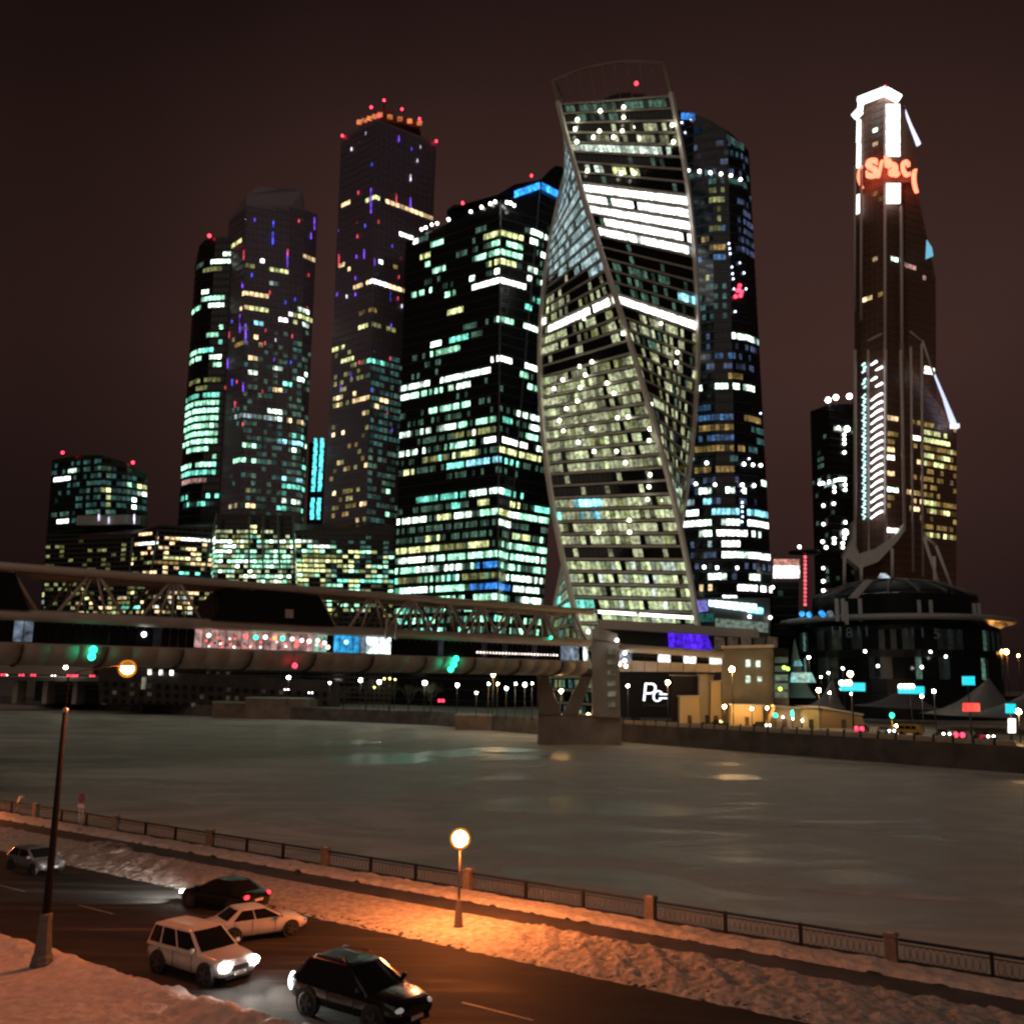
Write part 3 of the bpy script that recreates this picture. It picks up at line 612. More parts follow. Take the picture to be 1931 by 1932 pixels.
# ---- tower 6: dark office tower with three facets and a blue lit crown
T6 = '''80,340,135,330 w;105,385,155,380 W;160,370,195,365 d;212,380,250,370 g .7;160,430,200,425 y .8;315,410,350,400 d;390,320,430,315 d;425,345,500,325 y;505,335,590,355 y;610,335,715,380 w;605,370,635,372 w;455,395,495,385 g;500,395,575,415 g;390,440,440,430 g .8;450,420,575,440 g;660,425,700,430 w;190,480,260,465 g .8;450,460,540,465 y;365,525,385,520 w;470,495,490,490 w;605,495,630,495 w;640,520,665,520 d;190,545,300,535 d .6;130,590,310,565 g .4;380,550,480,520 W;480,520,580,550 W;580,515,610,515 w;660,545,680,548 w;600,620,665,635 t;280,650,335,635 y;480,675,545,690 g;360,705,480,680 d .6;325,720,350,715 d;565,705,645,720 w .8;290,770,350,760 t .8;375,768,410,762 d;205,790,245,780 w;205,815,270,805 g .8;275,800,320,795 g .8;140,860,245,848 d .6;415,885,480,862 W;480,862,555,885 W;595,880,640,885 w;570,905,600,910 g;90,962,205,938 w .8;255,925,410,895 w;205,975,250,965 g .8;250,950,410,920 W;285,980,365,970 w .8;600,975,660,990 g .8;85,1022,120,1015 w;120,1010,205,1000 g .8;200,1080,360,1045 g .85;560,1080,680,1110 w;75,1162,115,1155 w;170,1145,200,1140 w;230,1140,305,1125 w;310,1115,355,1110 g;390,1110,465,1095 g;490,1100,540,1105 t .8;600,1130,680,1145 w .8;300,1155,465,1125 k .8;360,1170,470,1158 W;490,1160,600,1185 W;600,1160,640,1170 g;80,1222,190,1205 w .8;270,1195,380,1170 g .7;390,1195,465,1190 g .6;170,1250,300,1225 k .7;300,1255,400,1240 y .8;490,1235,650,1270 y;640,1205,700,1215 w;640,1235,700,1245 w;190,1270,270,1262 t;275,1290,340,1275 t;345,1280,490,1265 c .8;490,1270,560,1280 t .7;95,1305,150,1300 y .5;165,1305,220,1300 d;155,1420,275,1400 t;280,1395,350,1388 t;360,1392,500,1375 w;500,1385,580,1400 t .8;295,1440,325,1435 t;390,1455,445,1450 y .7;485,1455,560,1465 y .8;635,1450,720,1465 t;570,1480,690,1490 g;410,1490,475,1485 g;480,1490,635,1515 W;60,1525,185,1512 w;240,1510,285,1505 y;300,1500,365,1495 w;480,1530,525,1530 w;190,1575,235,1570 y .8;540,1575,610,1580 y .8;70,1615,160,1605 y .7;180,1612,240,1605 y .8;365,1600,440,1590 y;520,1600,680,1620 g .8;130,1640,340,1630 k;390,1635,490,1630 g .8;500,1635,680,1650 g .8;80,1670,210,1675 w .8;290,1670,335,1668 g;370,1668,400,1665 w;540,1670,575,1672 W;600,1675,635,1678 W;150,1705,240,1705 w;265,1700,330,1700 w;400,1700,475,1700 b;80,1745,160,1745 k;340,1740,510,1740 k;520,1740,650,1750 w .8;110,1780,190,1775 w;200,1775,330,1775 g;375,1775,530,1775 b;540,1770,645,1790 w;65,1815,330,1805 g .8;400,1805,500,1805 g;570,1815,645,1820 w;R 60,1620,500,1990 g .28;R 500,1560,690,1990 g .3;R 60,1690,500,1990 t .16;R 60,1050,690,1330 d .45;R 60,1440,690,2000 d .7;R 380,320,720,520 d .25;R 60,900,690,1050 d .2'''
def z6(x, y): return 716.9 + .4639 * x, 283 + .4639 * y
def c6(xt, yt, xb, yb, Y): return (*z6(xt, yt), *z6(xb, yb), Y)
t6, F6 = tower('office_tower', 'dark three-faceted office tower with broken bands of lit floors and a blue rim', [c6(105, 372, 58, 1820, 432), c6(490, 205, 478, 1830, 400), c6(650, 150, 503, 1830, 409), c6(772, 205, 665, 1810, 424)], 55, 4.55, 1.6, parse(T6, 716.9, 283, .4639), seed=6, zoff=.2)
m = MB()
for i in range(3):
    for u0, u1 in ((0, 1),): m.tube((F6.c[i + 1][0], F6.c[i + 1][1]), .35, 4) if i < 2 else None
m.build('corner_trim', M('pale_trim', (.12, .12, .12), .5), t6)
for (xa, ya, Ya), (xb, yb, Yb), n in (((545, 168, 404), (648, 132, 408), 5), ((654, 132, 409), (770, 192, 424), 6)):
    for j in range(n):
        f0, f1 = (j + .04) / n, (j + .96) / n
        lo = [P(*z6(xa + (xb - xa) * f, ya + (yb - ya) * f + 26), Ya + (Yb - Ya) * f - 1.2) for f in (f0, f1)]
        hi = [P(*z6(xa + (xb - xa) * f, ya + (yb - ya) * f), Ya + (Yb - Ya) * f - 1.2) for f in (f0, f1)]
        m = MB(); m.slabq(lo[0], lo[1], hi[1], hi[0], .5); m.build('blue_crown_panel', BLUE_L, t6)
# roof parapet and plant hump
m = MB(); a = [P(*z6(x, y), Y) for x, y, Y in ((270, 245, 424), (300, 222, 424), (330, 222, 422), (480, 180, 412), (545, 140, 412), (655, 118, 416), (690, 80, 425), (715, 62, 428), (745, 70, 430), (775, 190, 430), (775, 260, 430), (500, 260, 412))]
m.hexa(a, [v + Vector((0, 14, 0)) for v in a]); m.build('roof_hump', GLASS, t6, fix=True)
lamps(t6, [P(*z6(x, y), Y - 3) for x, y, Y in ((168, 322, 427), (185, 315, 426), (210, 303, 424), (232, 298, 423), (278, 282, 420), (368, 250, 412), (412, 232, 408), (448, 218, 405), (467, 210, 404), (515, 212, 402), (530, 215, 402), (545, 225, 402))], .75, WHITE_L)
lamps(t6, [P(*z6(335, 215), 423), P(*z6(615, 104), 415)], .7, RED_L, 'beacon')

# ---- tower 7: the twisting tower
EC = Vector((40.2, 350, 0)); ERAD = 29.3
Z_TOP = 230.0
vd = math.atan2(EC.x, EC.y)
def eang(z): return R(-47 + (Z_TOP - z) * .545)
def ecorner(k, z, rad=ERAD):
    a = eang(z) - k * math.pi / 2 - vd
    return Vector((EC.x + rad * math.sin(a), EC.y - rad * math.cos(a), z))
T7U = '''260,355,830,310 d .8;260,430,560,425 d .7;290,480,870,460 e .4;290,550,900,540 e .6;290,605,850,605 m .93;340,730,460,725 m .8;500,740,670,740 y .7;350,835,975,895 W;375,895,985,970 W .93;390,960,995,1040 W;475,1025,1000,1105 W;440,1090,960,1155 W .95;530,1110,790,1165 m;920,1180,1005,1200 m;790,1165,920,1185 d;530,1300,850,1360 d .7;560,1420,950,1510 d .4;915,1465,1020,1490 c;570,1480,1020,1625 W;620,1610,900,1680 e .5;740,1640,890,1690 m .3;760,1700,960,1760 e .5;700,1790,960,1830 e .4;120,1640,550,1480 W'''
T7L = '''305,1085,450,1135 c;300,1085,450,1090 c;80,1665,400,1665 t;R 170,1080,245,1190 t .7'''
rows7 = parse(T7U, 990.5, 94.3, .3173) + parse(T7L, 990.5, 613.1, .3173)
t7 = thing('twisting_tower', 'tall spiralling tower with pale edge ribbons and olive lit floors', 'skyscraper', EC, 0, 'towers across the river')
NFL = 51; FH7 = Z_TOP / NFL
m = MB(); vs = []
for k in range(NFL * 2 + 1):
    z = k * FH7 / 2; vs += [ecorner(q, z, ERAD - .35) for q in range(4)]
fs = [(k * 4 + (q + 1) % 4, k * 4 + q, (k + 1) * 4 + q, (k + 1) * 4 + (q + 1) % 4) for k in range(NFL * 2) for q in range(4)] + [(0, 1, 2, 3), tuple(NFL * 8 + q for q in (3, 2, 1, 0))]
m.add(vs, fs); m.build('shaft', GLASS, t7, fix=True)
FB = M('floor_band_metal', (.55, .52, .47), .5)
for k in range(1, NFL + 1):
    m = MB(); z = k * FH7
    for q in range(4):
        a, b = ecorner(q, z - .45, ERAD + .15), ecorner((q + 1) % 4, z - .45, ERAD + .15); c, d = ecorner((q + 1) % 4, z + .25, ERAD + .15), ecorner(q, z + .25, ERAD + .15)
        m.slabq(b, a, d, c, .3)
    m.build('floor_band', FB, t7)
def pt7(i, u, z): a = ecorner(i, z); return a + (ecorner((i + 1) % 4, z) - a) * u
def y45(y): return 94.3 + .3173 * y          # upper close-up rows
def y5(y): return 613.1 + .3173 * y
def kfor(y):
    return min(range(NFL), key=lambda k: abs(px(pt7(0, .5, (k + .5) * FH7))[1] - y))
DARKK = {kfor(y45(1790)), kfor(y5(885)), kfor(y5(1318)), kfor(y5(180))}
def base7(i, k, cx, cy, rg):
    f = i % 4
    if f == 0 and k in DARKK: return 'e' if rg.random() < .08 else None
    if f == 3:                                # right-hand face (between the front edge and the right edge)
        if cy < y45(1640): return 'd' if rg.random() < .10 else None
        return rg.choice('eeekd') if rg.random() < .38 else None
    if f == 0:                                # left-hand face
        if cy > y5(950) and cx < 990.5 + .3173 * 240 and cx < 1062 + (cy - 960) * .0: pass
        if cy < y45(1330): return 'v' if rg.random() < .85 else None
        if cy < y45(1450): return 'e' if rg.random() < .05 else None
        rr = math.sin(k * 5.3 + i) * .5 + .5
        p = .93 if cy > y5(200) else .6
        if k in (18, 17): p = .3
        if cy > y5(1340): return rg.choice('fffffm') if rg.random() < .95 else None
        return rg.choice('eeeekf') if rg.random() < p else None
    return rg.choice('dxk') if rg.random() < .5 else None
# panes: four faces, face i lies between edge i and edge i+1
lit7 = glaze(t7, lambda i, u, z: pt7(i, 1 - u, z), 4, lambda i, u: Z_TOP, lambda i: ERAD * 1.414, 0, Z_TOP, FH7, 1.7, rows7, 7, fill=.62, zoff=.75, base=base7, panew=.88)
ER = M('edge_ribbon', (.86, .83, .79), .5)
for q in range(4):
    zs = [(Z_TOP + 1) * k / 64 for k in range(65)]
    m = MB(); m.tube([ecorner(q, z, ERAD + .9) for z in zs], 1.05, 4, sm=False); m.build('edge_ribbon', ER, t7)
    zs = [Z_TOP + 1 + 11 * k / 6 for k in range(7)]
    m = MB(); m.tube([ecorner(q, z, ERAD + .9) for z in zs], .8, 4, sm=False); m.build('crown_post', M('crown_metal', (.36, .26, .22), .7), t7)
DOTS_U = ((450, 368), (583, 347), (583, 408), (318, 420), (305, 475), (445, 488), (575, 487), (640, 470), (862, 450), (410, 525), (525, 525), (672, 535), (315, 550), (870, 550), (375, 725), (570, 738), (645, 738), (360, 1600), (378, 1745), (580, 1690), (605, 1710), (215, 1893), (335, 1885), (402, 1858), (660, 1895), (795, 1630), (890, 1800), (885, 1860))
DOTS_L = ((365, 300), (235, 328), (185, 380), (335, 375), (420, 352), (488, 350), (705, 345), (528, 410), (625, 410), (320, 455), (740, 475), (255, 500), (740, 550), (548, 555), (610, 550), (645, 570), (215, 570), (343, 572), (238, 632), (402, 620), (733, 622), (325, 700), (730, 690), (555, 685), (232, 770), (415, 755), (543, 755), (618, 768), (748, 745), (803, 765), (593, 822), (787, 820), (370, 825), (735, 893), (378, 970), (540, 950), (728, 965), (338, 1028), (555, 1025), (720, 1040), (797, 1047), (343, 1150), (615, 1163), (730, 1175), (357, 1215), (617, 1235), (793, 1255), (440, 1235), (395, 1357), (612, 1372), (755, 1385), (918, 1387), (615, 1440), (755, 1455), (418, 1565), (480, 1575), (766, 1560), (880, 1530))
def hit7(x, y):          # where a bearing meets the twisted faces
    best = None
    for i in range(4):
        for k in range(NFL * 2):
            z = k * FH7 / 2
            a, b = ecorner(i, z), ecorner((i + 1) % 4, z); d = ray(x, y); tt = (z - CAM_H) / d.z if abs(d.z) > 1e-6 else -1
            if tt <= 0: continue
            p = EYE + d * tt
            e = (b - a); u = (p - a).dot(e) / e.dot(e); off = (p - a - e * u); n_ = Vector((e.y, -e.x, 0)).normalized(); s_ = off.dot(n_)
            if 0 <= u <= 1 and abs(s_) < 2.2 and (best is None or tt < best[0]): best = (tt, p)
    return best[1] if best else None
LAMP7 = EM('office_ceiling_lamp', (1, 1, .74), 5.5, .35, False, False)
for pts, oy in ((DOTS_U, 94.3), (DOTS_L, 613.1)):
    for x, y in pts:
        p = hit7(990.5 + .3173 * x, oy + .3173 * y)
        if p is None: continue
        m = MB(); m.ball(p - Vector((p.x - EC.x, p.y - EC.y, 0)).normalized() * -.9, .74, 7, 5); m.build('ceiling_lamp', LAMP7, t7)
# plant dome and open crown over the roof
m = MB(); m.ball((EC.x + 4, EC.y, Z_TOP), 19, 16, 8, 0, 1, 1, .62); m.build('roof_dome', M('dark_roof', (.02, .018, .018), .7), t7)
for q in range(4):
    za = Z_TOP + 12
    a, b = ecorner(q, za, ERAD + .9), ecorner((q + 1) % 4, za, ERAD + .9); m = MB()
    m.tube([a + (b - a) * f + Vector((0, 0, 3.5 * math.sin(math.pi * f))) for f in [j / 12 for j in range(13)]], .45, 5); m.build('crown_rim', M('crown_metal', (.36, .26, .22), .7), t7)
    m = MB()
    for j in range(1, 9): m.tube((pt7(q, j / 9, Z_TOP), a + (b - a) * (j / 9) + Vector((0, 0, 3.5 * math.sin(math.pi * j / 9)))), .14, 4)
    m.build('crown_struts', M('crown_metal', (.36, .26, .22), .7), t7, True, 'stuff')
lamps(t7, [P(1200, 157, 338)], .8, RED_L, 'beacon')
m = MB()
for j in range(30):
    if j == 12: continue
    f = j / 29; p = P(1131 + 173 * f, 1157 + 11 * f, 318); m.box(p, 1.0, .7, .9)
m.build('entrance_light_strip', EM('entrance_lights', (1, 1, .9), 4, .2, False, False), t7, True, 'stuff')

# ---- tower 8: bow-fronted tower with a sloping round top
def z4(x, y): return 990.5 + .3173 * x, 94.3 + .3173 * y
def z5(x, y): return 990.5 + .3173 * x, 613.1 + .3173 * y
A8 = '''960,740,1330,790 x;R 1090,820,1170,1080 k .6;1090,1080,1185,1085 z;1060,1140,1190,1185 q;R 1030,1200,1200,1265 z .6;R 1040,1300,1180,1400 k .45;R 1040,1400,1180,1600 x .6;R 1265,880,1350,1220 n .85;1230,1700,1350,1730 w;1300,1720,1420,1730 v .6;R 1050,1700,1400,1900 n .35;R 950,540,1330,740 n .25;R 1190,520,1310,620 x .5;R 1120,620,1200,700 q .2'''
B8 = '''1240,70,1350,90 w;R 1100,150,1290,240 z .45;1090,250,1290,290 q .8;1005,345,1045,348 w;1120,350,1195,352 w;1230,380,1310,383 w;1325,355,1355,358 w;990,610,1240,615 q;R 990,490,1240,600 z .9;R 1250,540,1400,600 q .7;1320,630,1450,632 x .8;R 960,640,1240,700 z .85;980,720,1310,725 q .9;1330,715,1450,720 x;930,755,1310,765 x .9;1010,860,1250,860 q .8;R 910,840,980,900 x .7;910,980,960,980 w;1040,965,1110,975 w;1040,1018,1110,1020 c;1185,985,1240,985 w;1265,985,1310,985 w;1415,962,1460,962 w;930,1085,1035,1085 v .8;1105,1088,1270,1090 c;1325,1100,1470,1105 c;940,1115,1030,1118 w;935,1155,1035,1155 W;1050,1152,1110,1152 w;1175,1160,1270,1162 w;1320,1135,1470,1140 x;1320,1165,1460,1170 W;1180,1230,1320,1235 W;1355,1240,1400,1240 w;1040,1262,1110,1265 w;1115,1268,1270,1270 W;1090,1300,1170,1305 v .7;1245,1340,1310,1345 w;1430,1355,1475,1358 W;1180,1378,1250,1380 w;1320,1385,1440,1390 W;1090,1488,1260,1490 w .6;1330,1495,1390,1495 w .8;1255,1552,1470,1555 W;1005,1580,1140,1582 o .6;1180,1625,1265,1628 W;R 1000,1350,1470,1560 n .3;R 960,900,1470,1340 n .15'''
rows8 = parse(A8, 990.5, 94.3, .3173) + parse(B8, 990.5, 613.1, .3173)
c8 = []
for f, xt, yt, xb in ((0, 1270, 206, 1262), (.2, 1308, 214, 1310), (.4, 1342, 228, 1352), (.6, 1372, 246, 1390), (.8, 1396, 267, 1428), (1, 1412, 285, 1455)):
    c8.append((xt, yt, xb, 1100, 392 - 22 * math.sin(math.pi * (.1 + .62 * f)) + 8 * f))
t8, F8 = tower('bowed_tower', 'dark blue bow-fronted tower with a sloping rounded top behind the spiral', c8, 38, 4.35, 1.9, rows8, seed=8, zoff=.3, edge_mat=M('blue_grey_trim', (.035, .042, .06), .4), body=M('blue_black_glass', (.012, .015, .026), .15, spec=.4))
def on8(x, y): return snap(F8, x, y)
lamps(t8, [on8(*z4(x, y)) for x, y in ((970, 715), (1035, 720), (1100, 728), (1163, 735), (1222, 745), (1280, 768))] + [on8(*z5(x, y)) for x, y in ((985, 790), (937, 825), (1078, 820), (1300, 827), (1353, 832), (1400, 835), (905, 945), (1013, 945), (1128, 950), (1360, 955), (1290, 950), (1063, 1440), (1140, 1443), (1260, 1445))], .7, WHITE_L, 'facade_lamp')
lamps(t8, [on8(*z4(x, y)) for x, y in ((1210, 1150), (1215, 1180), (1218, 1210), (1228, 1290), (1232, 1330), (1236, 1360), (1240, 1420), (1275, 1265), (1300, 1325), (1312, 1420), (1248, 1555), (930, 430), (950, 490), (985, 410))] + [on8(*z5(x, y)) for x, y in ((1290, 1055), (1290, 1080), (1290, 1110), (1292, 1140), (1288, 1170), (1290, 985), (1398, 525), (1440, 640), (1330, 795))], .45, EM('blue_white_led', (.7, .8, 1), 4, .3, False, False), 'led_dot')
lamps(t8, [on8(*z4(x, y)) for x, y in ((1262, 1430), (1275, 1400), (1285, 1440), (1250, 1465), (1280, 1460), (1272, 1425))], .8, RED_L, 'red_star_lamp')
for (xa, ya), (xb, yb), n in ((z4(925, 395), z4(1010, 400), 3), (z4(1195, 520), z4(1300, 585), 4)):
    for j in range(n):
        f0, f1 = (j + .05) / n, (j + .95) / n; a = P(xa + (xb - xa) * f0, ya + (yb - ya) * f0 + 5, 374); b = P(xa + (xb - xa) * f1, ya + (yb - ya) * f1 + 5, 374)
        m = MB(); m.slabq(a, b, b + Vector((0, 0, 3)), a + Vector((0, 0, 3)), .4); m.build('crown_panel', WM('b' if n == 3 else 'x'), t8)
def z2(x, y): return 311.3 + .3661 * x, 141.5 + .3661 * y
def z1(x, y): return .342 * x, 754.6 + .342 * y
def zc(f, a, b, Y): return (*f(*a), *f(*b), Y)
PURPLE = M('plum_glass', (.24, .19, .25), .45, spec=.5); PLPANE = M('plum_pane', (.14, .11, .15), .35, spec=.5)
LEDP = EM('violet_led', (.26, .08, 1), 1.3, .5, False, False); LEDR = EM('red_led', (1, .08, .14), 1.2, .5, False, False); LEDB = EM('blue_led', (.08, .10, 1), 1.4, .5, False, False)
LEDW = EM('white_led', (.85, .8, 1), 1.8, .4, False, False)
def led_streaks(t, items, off, f, Y, F=None):
    for x, y, n, c in items:
        for j in range(n):
            p = snap(F, *f(x, y + j * 16), .5) if F else P(*f(x, y + j * 16), Y - off)
            if p is None: continue
            m = MB(); m.box(p - Vector((0, 0, .9)), .42, .4, 1.7); m.build('led_dash', {'p': LEDP, 'r': LEDR, 'b': LEDB, 'w': LEDW}[c], t)
# ---- tower 5: tallest plum tower with a red lit crown
A5 = '''1030,645,1100,625 y;1130,640,1170,655 o .8;1190,670,1370,725 o;910,670,950,660 o;1210,800,1280,825 W;880,995,945,985 o .8;1100,970,1120,970 w;1130,995,1200,990 q .5;980,1110,1065,1070 o .8;1040,1070,1135,1085 W;1135,1085,1230,1115 o .8;980,1225,1140,1210 q .5;1000,1300,1070,1295 y .8;1075,1295,1190,1320 k .6;870,1410,915,1405 y .8;910,1460,960,1455 y;1040,1455,1145,1480 t;865,1670,905,1675 o;975,1690,1050,1670 o .8;1070,1685,1140,1695 o;R 850,1400,1040,2300 o .05;R 850,1400,1040,2300 k .12;R 1050,1450,1240,1930 x .6;R 1060,1500,1240,2300 d .5;R 1150,1600,1240,2300 x .2;R 860,1900,1040,2300 q .14;R 1050,1930,1160,2300 x .4;R 1050,2000,1160,2300 g .1'''
t5, F5 = tower('crowned_tower', 'tallest plum dark tower with red beacons round a glowing orange crown', [zc(z2, (908, 318), (838, 1930), 458), zc(z2, (1092, 228), (1046, 1930), 440), zc(z2, (1398, 345), (1330, 1930), 462)], 42, 3.7, 2.5, parse(A5, 311.3, 141.5, .3661), seed=5, body=PURPLE, edge_mat=M('plum_trim', (.12, .10, .12), .5), panew=.8, pane_mat=PLPANE)
m = MB(); a = [P(*z2(x, y), Y) for x, y, Y in ((1000, 268, 452), (1105, 232, 444), (1312, 272, 456))]; b = [P(*z2(x, y), Y) for x, y, Y in ((1005, 238, 452), (1112, 196, 444), (1308, 244, 456))]
bk = [Vector((0, 22, 0))] * 3; m.hexa(a + [a[2] + bk[0], a[0] + bk[0]], b + [b[2] + bk[0], b[0] + bk[0]]); m.build('crown', M('red_lit_crown', (.20, .06, .03), .7), t5)  # red light on the parapet is put into its base colour
for j in range(9):
    f = j / 8; p = (b[0] * (1 - f * 2) + b[1] * f * 2) if f < .5 else (b[1] * (2 - 2 * f) + b[2] * (2 * f - 1))
    q = (a[0] * (1 - f * 2) + a[1] * f * 2) if f < .5 else (a[1] * (2 - 2 * f) + a[2] * (2 * f - 1))
    m = MB(); m.box(q + (p - q) * .35 - Vector((0, .8, 0)), 2.6, .5, 2.4); m.build('crown_light', EM('crown_orange', (1, .28, .10), .75, .6), t5)
m = MB(); m.hexa([P(*z2(x, y), 452) + Vector((0, dy, 0)) for x, y, dy in ((1070, 205, 0), (1175, 205, 0), (1175, 205, 14), (1070, 205, 14))], [P(*z2(x, y), 452) + Vector((0, dy, 0)) for x, y, dy in ((1075, 178, 0), (1170, 178, 0), (1170, 178, 14), (1075, 178, 14))]); m.build('penthouse', M('red_lit_crown', (.20, .06, .03), .7), t5)
lamps(t5, [P(*z2(x, y), Y) for x, y, Y in ((913, 312, 456), (1062, 165, 446), (1128, 130, 446), (1220, 175, 446), (1310, 225, 454), (1100, 212, 440), (1397, 340, 460))], .72, RED_L, 'beacon')
m = MB(); m.tube((P(*z2(1128, 176), 446), P(*z2(1128, 132), 446)), .3, 5); m.build('mast', IRON, t5)
led_streaks(t5, ((1035, 300, 1, 'w'), (1205, 318, 2, 'p'), (1270, 380, 1, 'b'), (1315, 370, 1, 'w'), (960, 380, 1, 'w'), (1005, 350, 1, 'w'), (1300, 440, 1, 'w'), (1065, 460, 1, 'b'), (1265, 520, 2, 'w'), (995, 605, 1, 'r'), (1060, 590, 8, 'p'), (990, 760, 1, 'r'), (1100, 755, 1, 'r'), (1030, 775, 1, 'b'), (990, 830, 1, 'r'), (1025, 905, 3, 'p'), (985, 935, 1, 'p'), (1080, 955, 2, 'p'), (895, 930, 4, 'r'), (980, 1030, 2, 'p'), (935, 1140, 1, 'w'), (885, 1130, 1, 'p'), (1160, 1110, 4, 'b'), (1205, 1040, 1, 'r'), (1200, 1150, 1, 'r'), (980, 1130, 1, 'p'), (1080, 1170, 2, 'p'), (1075, 1430, 1, 'p'), (1065, 1620, 1, 'b'), (1170, 1830, 1, 'p'), (1265, 640, 3, 'p'), (1192, 620, 3, 'r'), (1300, 590, 2, 'p'), (895, 800, 2, 'p'), (1000, 1480, 1, 'r'), (960, 1540, 2, 'p'), (905, 1600, 2, 'p'), (850, 1845, 1, 'p'), (1215, 930, 2, 'r'), (1170, 880, 1, 'b'), (1220, 1190, 1, 'w'), (1165, 1290, 1, 'p'), (1160, 1460, 1, 'r'), (1145, 1740, 1, 'r')), 22, z2, 462, F5)
m = MB()
for x0, y0, x1, y1 in ((1078, 1180, 1050, 1930), (1165, 1290, 1150, 1930)): m.tube((snap(F5, *z2(x0, y0), .3), snap(F5, *z2(x1, y1), .3)), .28, 4)
m.build('mullion_lines', M('pale_trim', (.12, .12, .12), .5), t5, True, 'stuff')

# ---- tower 3: stepped plum tower
A3 = '''330,900,390,850 y .8;415,985,465,990 k;495,975,535,975 W;545,990,625,1000 y;695,915,765,935 o;545,1080,570,1085 v;400,1130,425,1130 o;445,1135,525,1145 o;430,1205,520,1215 y;395,1195,430,1200 o .8;680,1220,730,1225 w;600,1250,665,1245 W;665,1255,755,1255 y .8;R 460,1250,495,1310 c;350,1380,400,1370 q .8;450,1365,510,1375 o;710,1295,735,1300 w;430,1465,480,1475 o;500,1480,560,1490 k .6;430,1535,460,1535 w;560,1525,590,1525 w;680,1555,720,1555 w;R 620,1580,650,1615 t;555,1635,600,1635 o;365,1755,540,1785 v .8;540,1740,600,1745 w .5;570,1770,600,1770 w;640,1780,710,1790 o .8;580,1885,700,1890 c;400,1910,500,1915 g .6;R 400,1290,740,1930 d .25;R 400,1350,740,1930 x .25;R 330,1700,640,2290 x .12;R 400,1900,720,2290 d .3'''
B3 = '''1330,95,1480,105 v .8;1490,75,1550,80 w;1510,220,1670,215 t .8;1340,250,1450,250 g .8;1530,270,1560,275 W;1600,275,1690,270 w .5;1285,345,1450,350 g .8;1550,370,1680,380 t;1490,440,1680,440 c;R 1370,430,1440,500 k .5;1560,470,1680,480 t .8;1570,540,1640,545 w;1270,580,1450,595 o .8;1500,600,1670,600 t .5;1500,505,1680,510 t .4'''
t3, F3 = tower('stepped_tower', 'stepped plum tower with violet light streaks beside the rounded tower', [zc(z2, (330, 745), (262, 1930), 462), zc(z2, (418, 672), (392, 1930), 448), zc(z2, (640, 668), (628, 1930), 456), zc(z2, (712, 690), (700, 1930), 460), zc(z2, (786, 718), (728, 1930), 466)], 40, 3.7, 2.5, parse(A3, 311.3, 141.5, .3661) + parse(B3, 0, 754.6, .342), seed=3, body=PURPLE, edge_mat=M('plum_trim', (.12, .10, .12), .5), panew=.8, pane_mat=PLPANE)
led_streaks(t3, ((415, 740, 1, 'w'), (462, 745, 1, 'p'), (558, 760, 2, 'b'), (555, 815, 4, 'b'), (690, 750, 1, 'r'), (752, 820, 2, 'p'), (770, 740, 4, 'p'), (630, 920, 5, 'p'), (632, 905, 2, 'r'), (405, 910, 3, 'r'), (447, 1030, 1, 'b'), (740, 1030, 1, 'r'), (540, 1120, 1, 'r'), (398, 1070, 2, 'p'), (620, 1170, 1, 'b'), (670, 1155, 1, 'b'), (733, 1200, 1, 'r'), (385, 1240, 6, 'p'), (415, 1290, 6, 'p'), (345, 1270, 1, 'b'), (518, 1315, 1, 'r'), (515, 1380, 1, 'r'), (655, 1345, 1, 'r'), (568, 1365, 1, 'w'), (322, 1470, 3, 'p'), (563, 1465, 1, 'p'), (648, 1480, 1, 'b'), (345, 1575, 2, 'b'), (370, 1580, 1, 'r'), (402, 1590, 3, 'p'), (310, 1610, 1, 'r'), (502, 1630, 1, 'r'), (280, 1690, 3, 'r'), (360, 1690, 2, 'r'), (276, 1790, 2, 'r'), (400, 1800, 1, 'r'), (285, 1850, 2, 'r'), (330, 1330, 2, 'r'), (300, 1400, 2, 'p')), 16, z2, 462, F3)
m = MB(); a = [P(*z2(x, y), Y) for x, y, Y in ((335, 742, 461), (418, 690, 448.5), (640, 690, 456), (710, 700, 460), (706, 596, 460), (640, 580, 457), (590, 588, 455), (480, 572, 452), (420, 618, 449.5))]
m.hexa(a, [v + Vector((-4, 26, 0)) for v in a]); m.build('roof_block', PURPLE, t3, fix=True)
m = MB()
for x0, y0, x1, y1 in ((405, 1400, 395, 2200), (512, 1330, 503, 2200), (566, 1300, 560, 2250), (645, 1300, 632, 2250)): m.tube((snap(F3, *z2(x0, y0), .3), snap(F3, *z2(x1, min(y1, 1950)), .3)), .28, 4)
for y in (1628, 1790, 1880): m.tube((snap(F3, *z2(405, y), .3), snap(F3, *z2(622, y + 12), .3)), .22, 4)
m.build('mullion_lines', M('pale_trim', (.12, .12, .12), .5), t3, True, 'stuff')

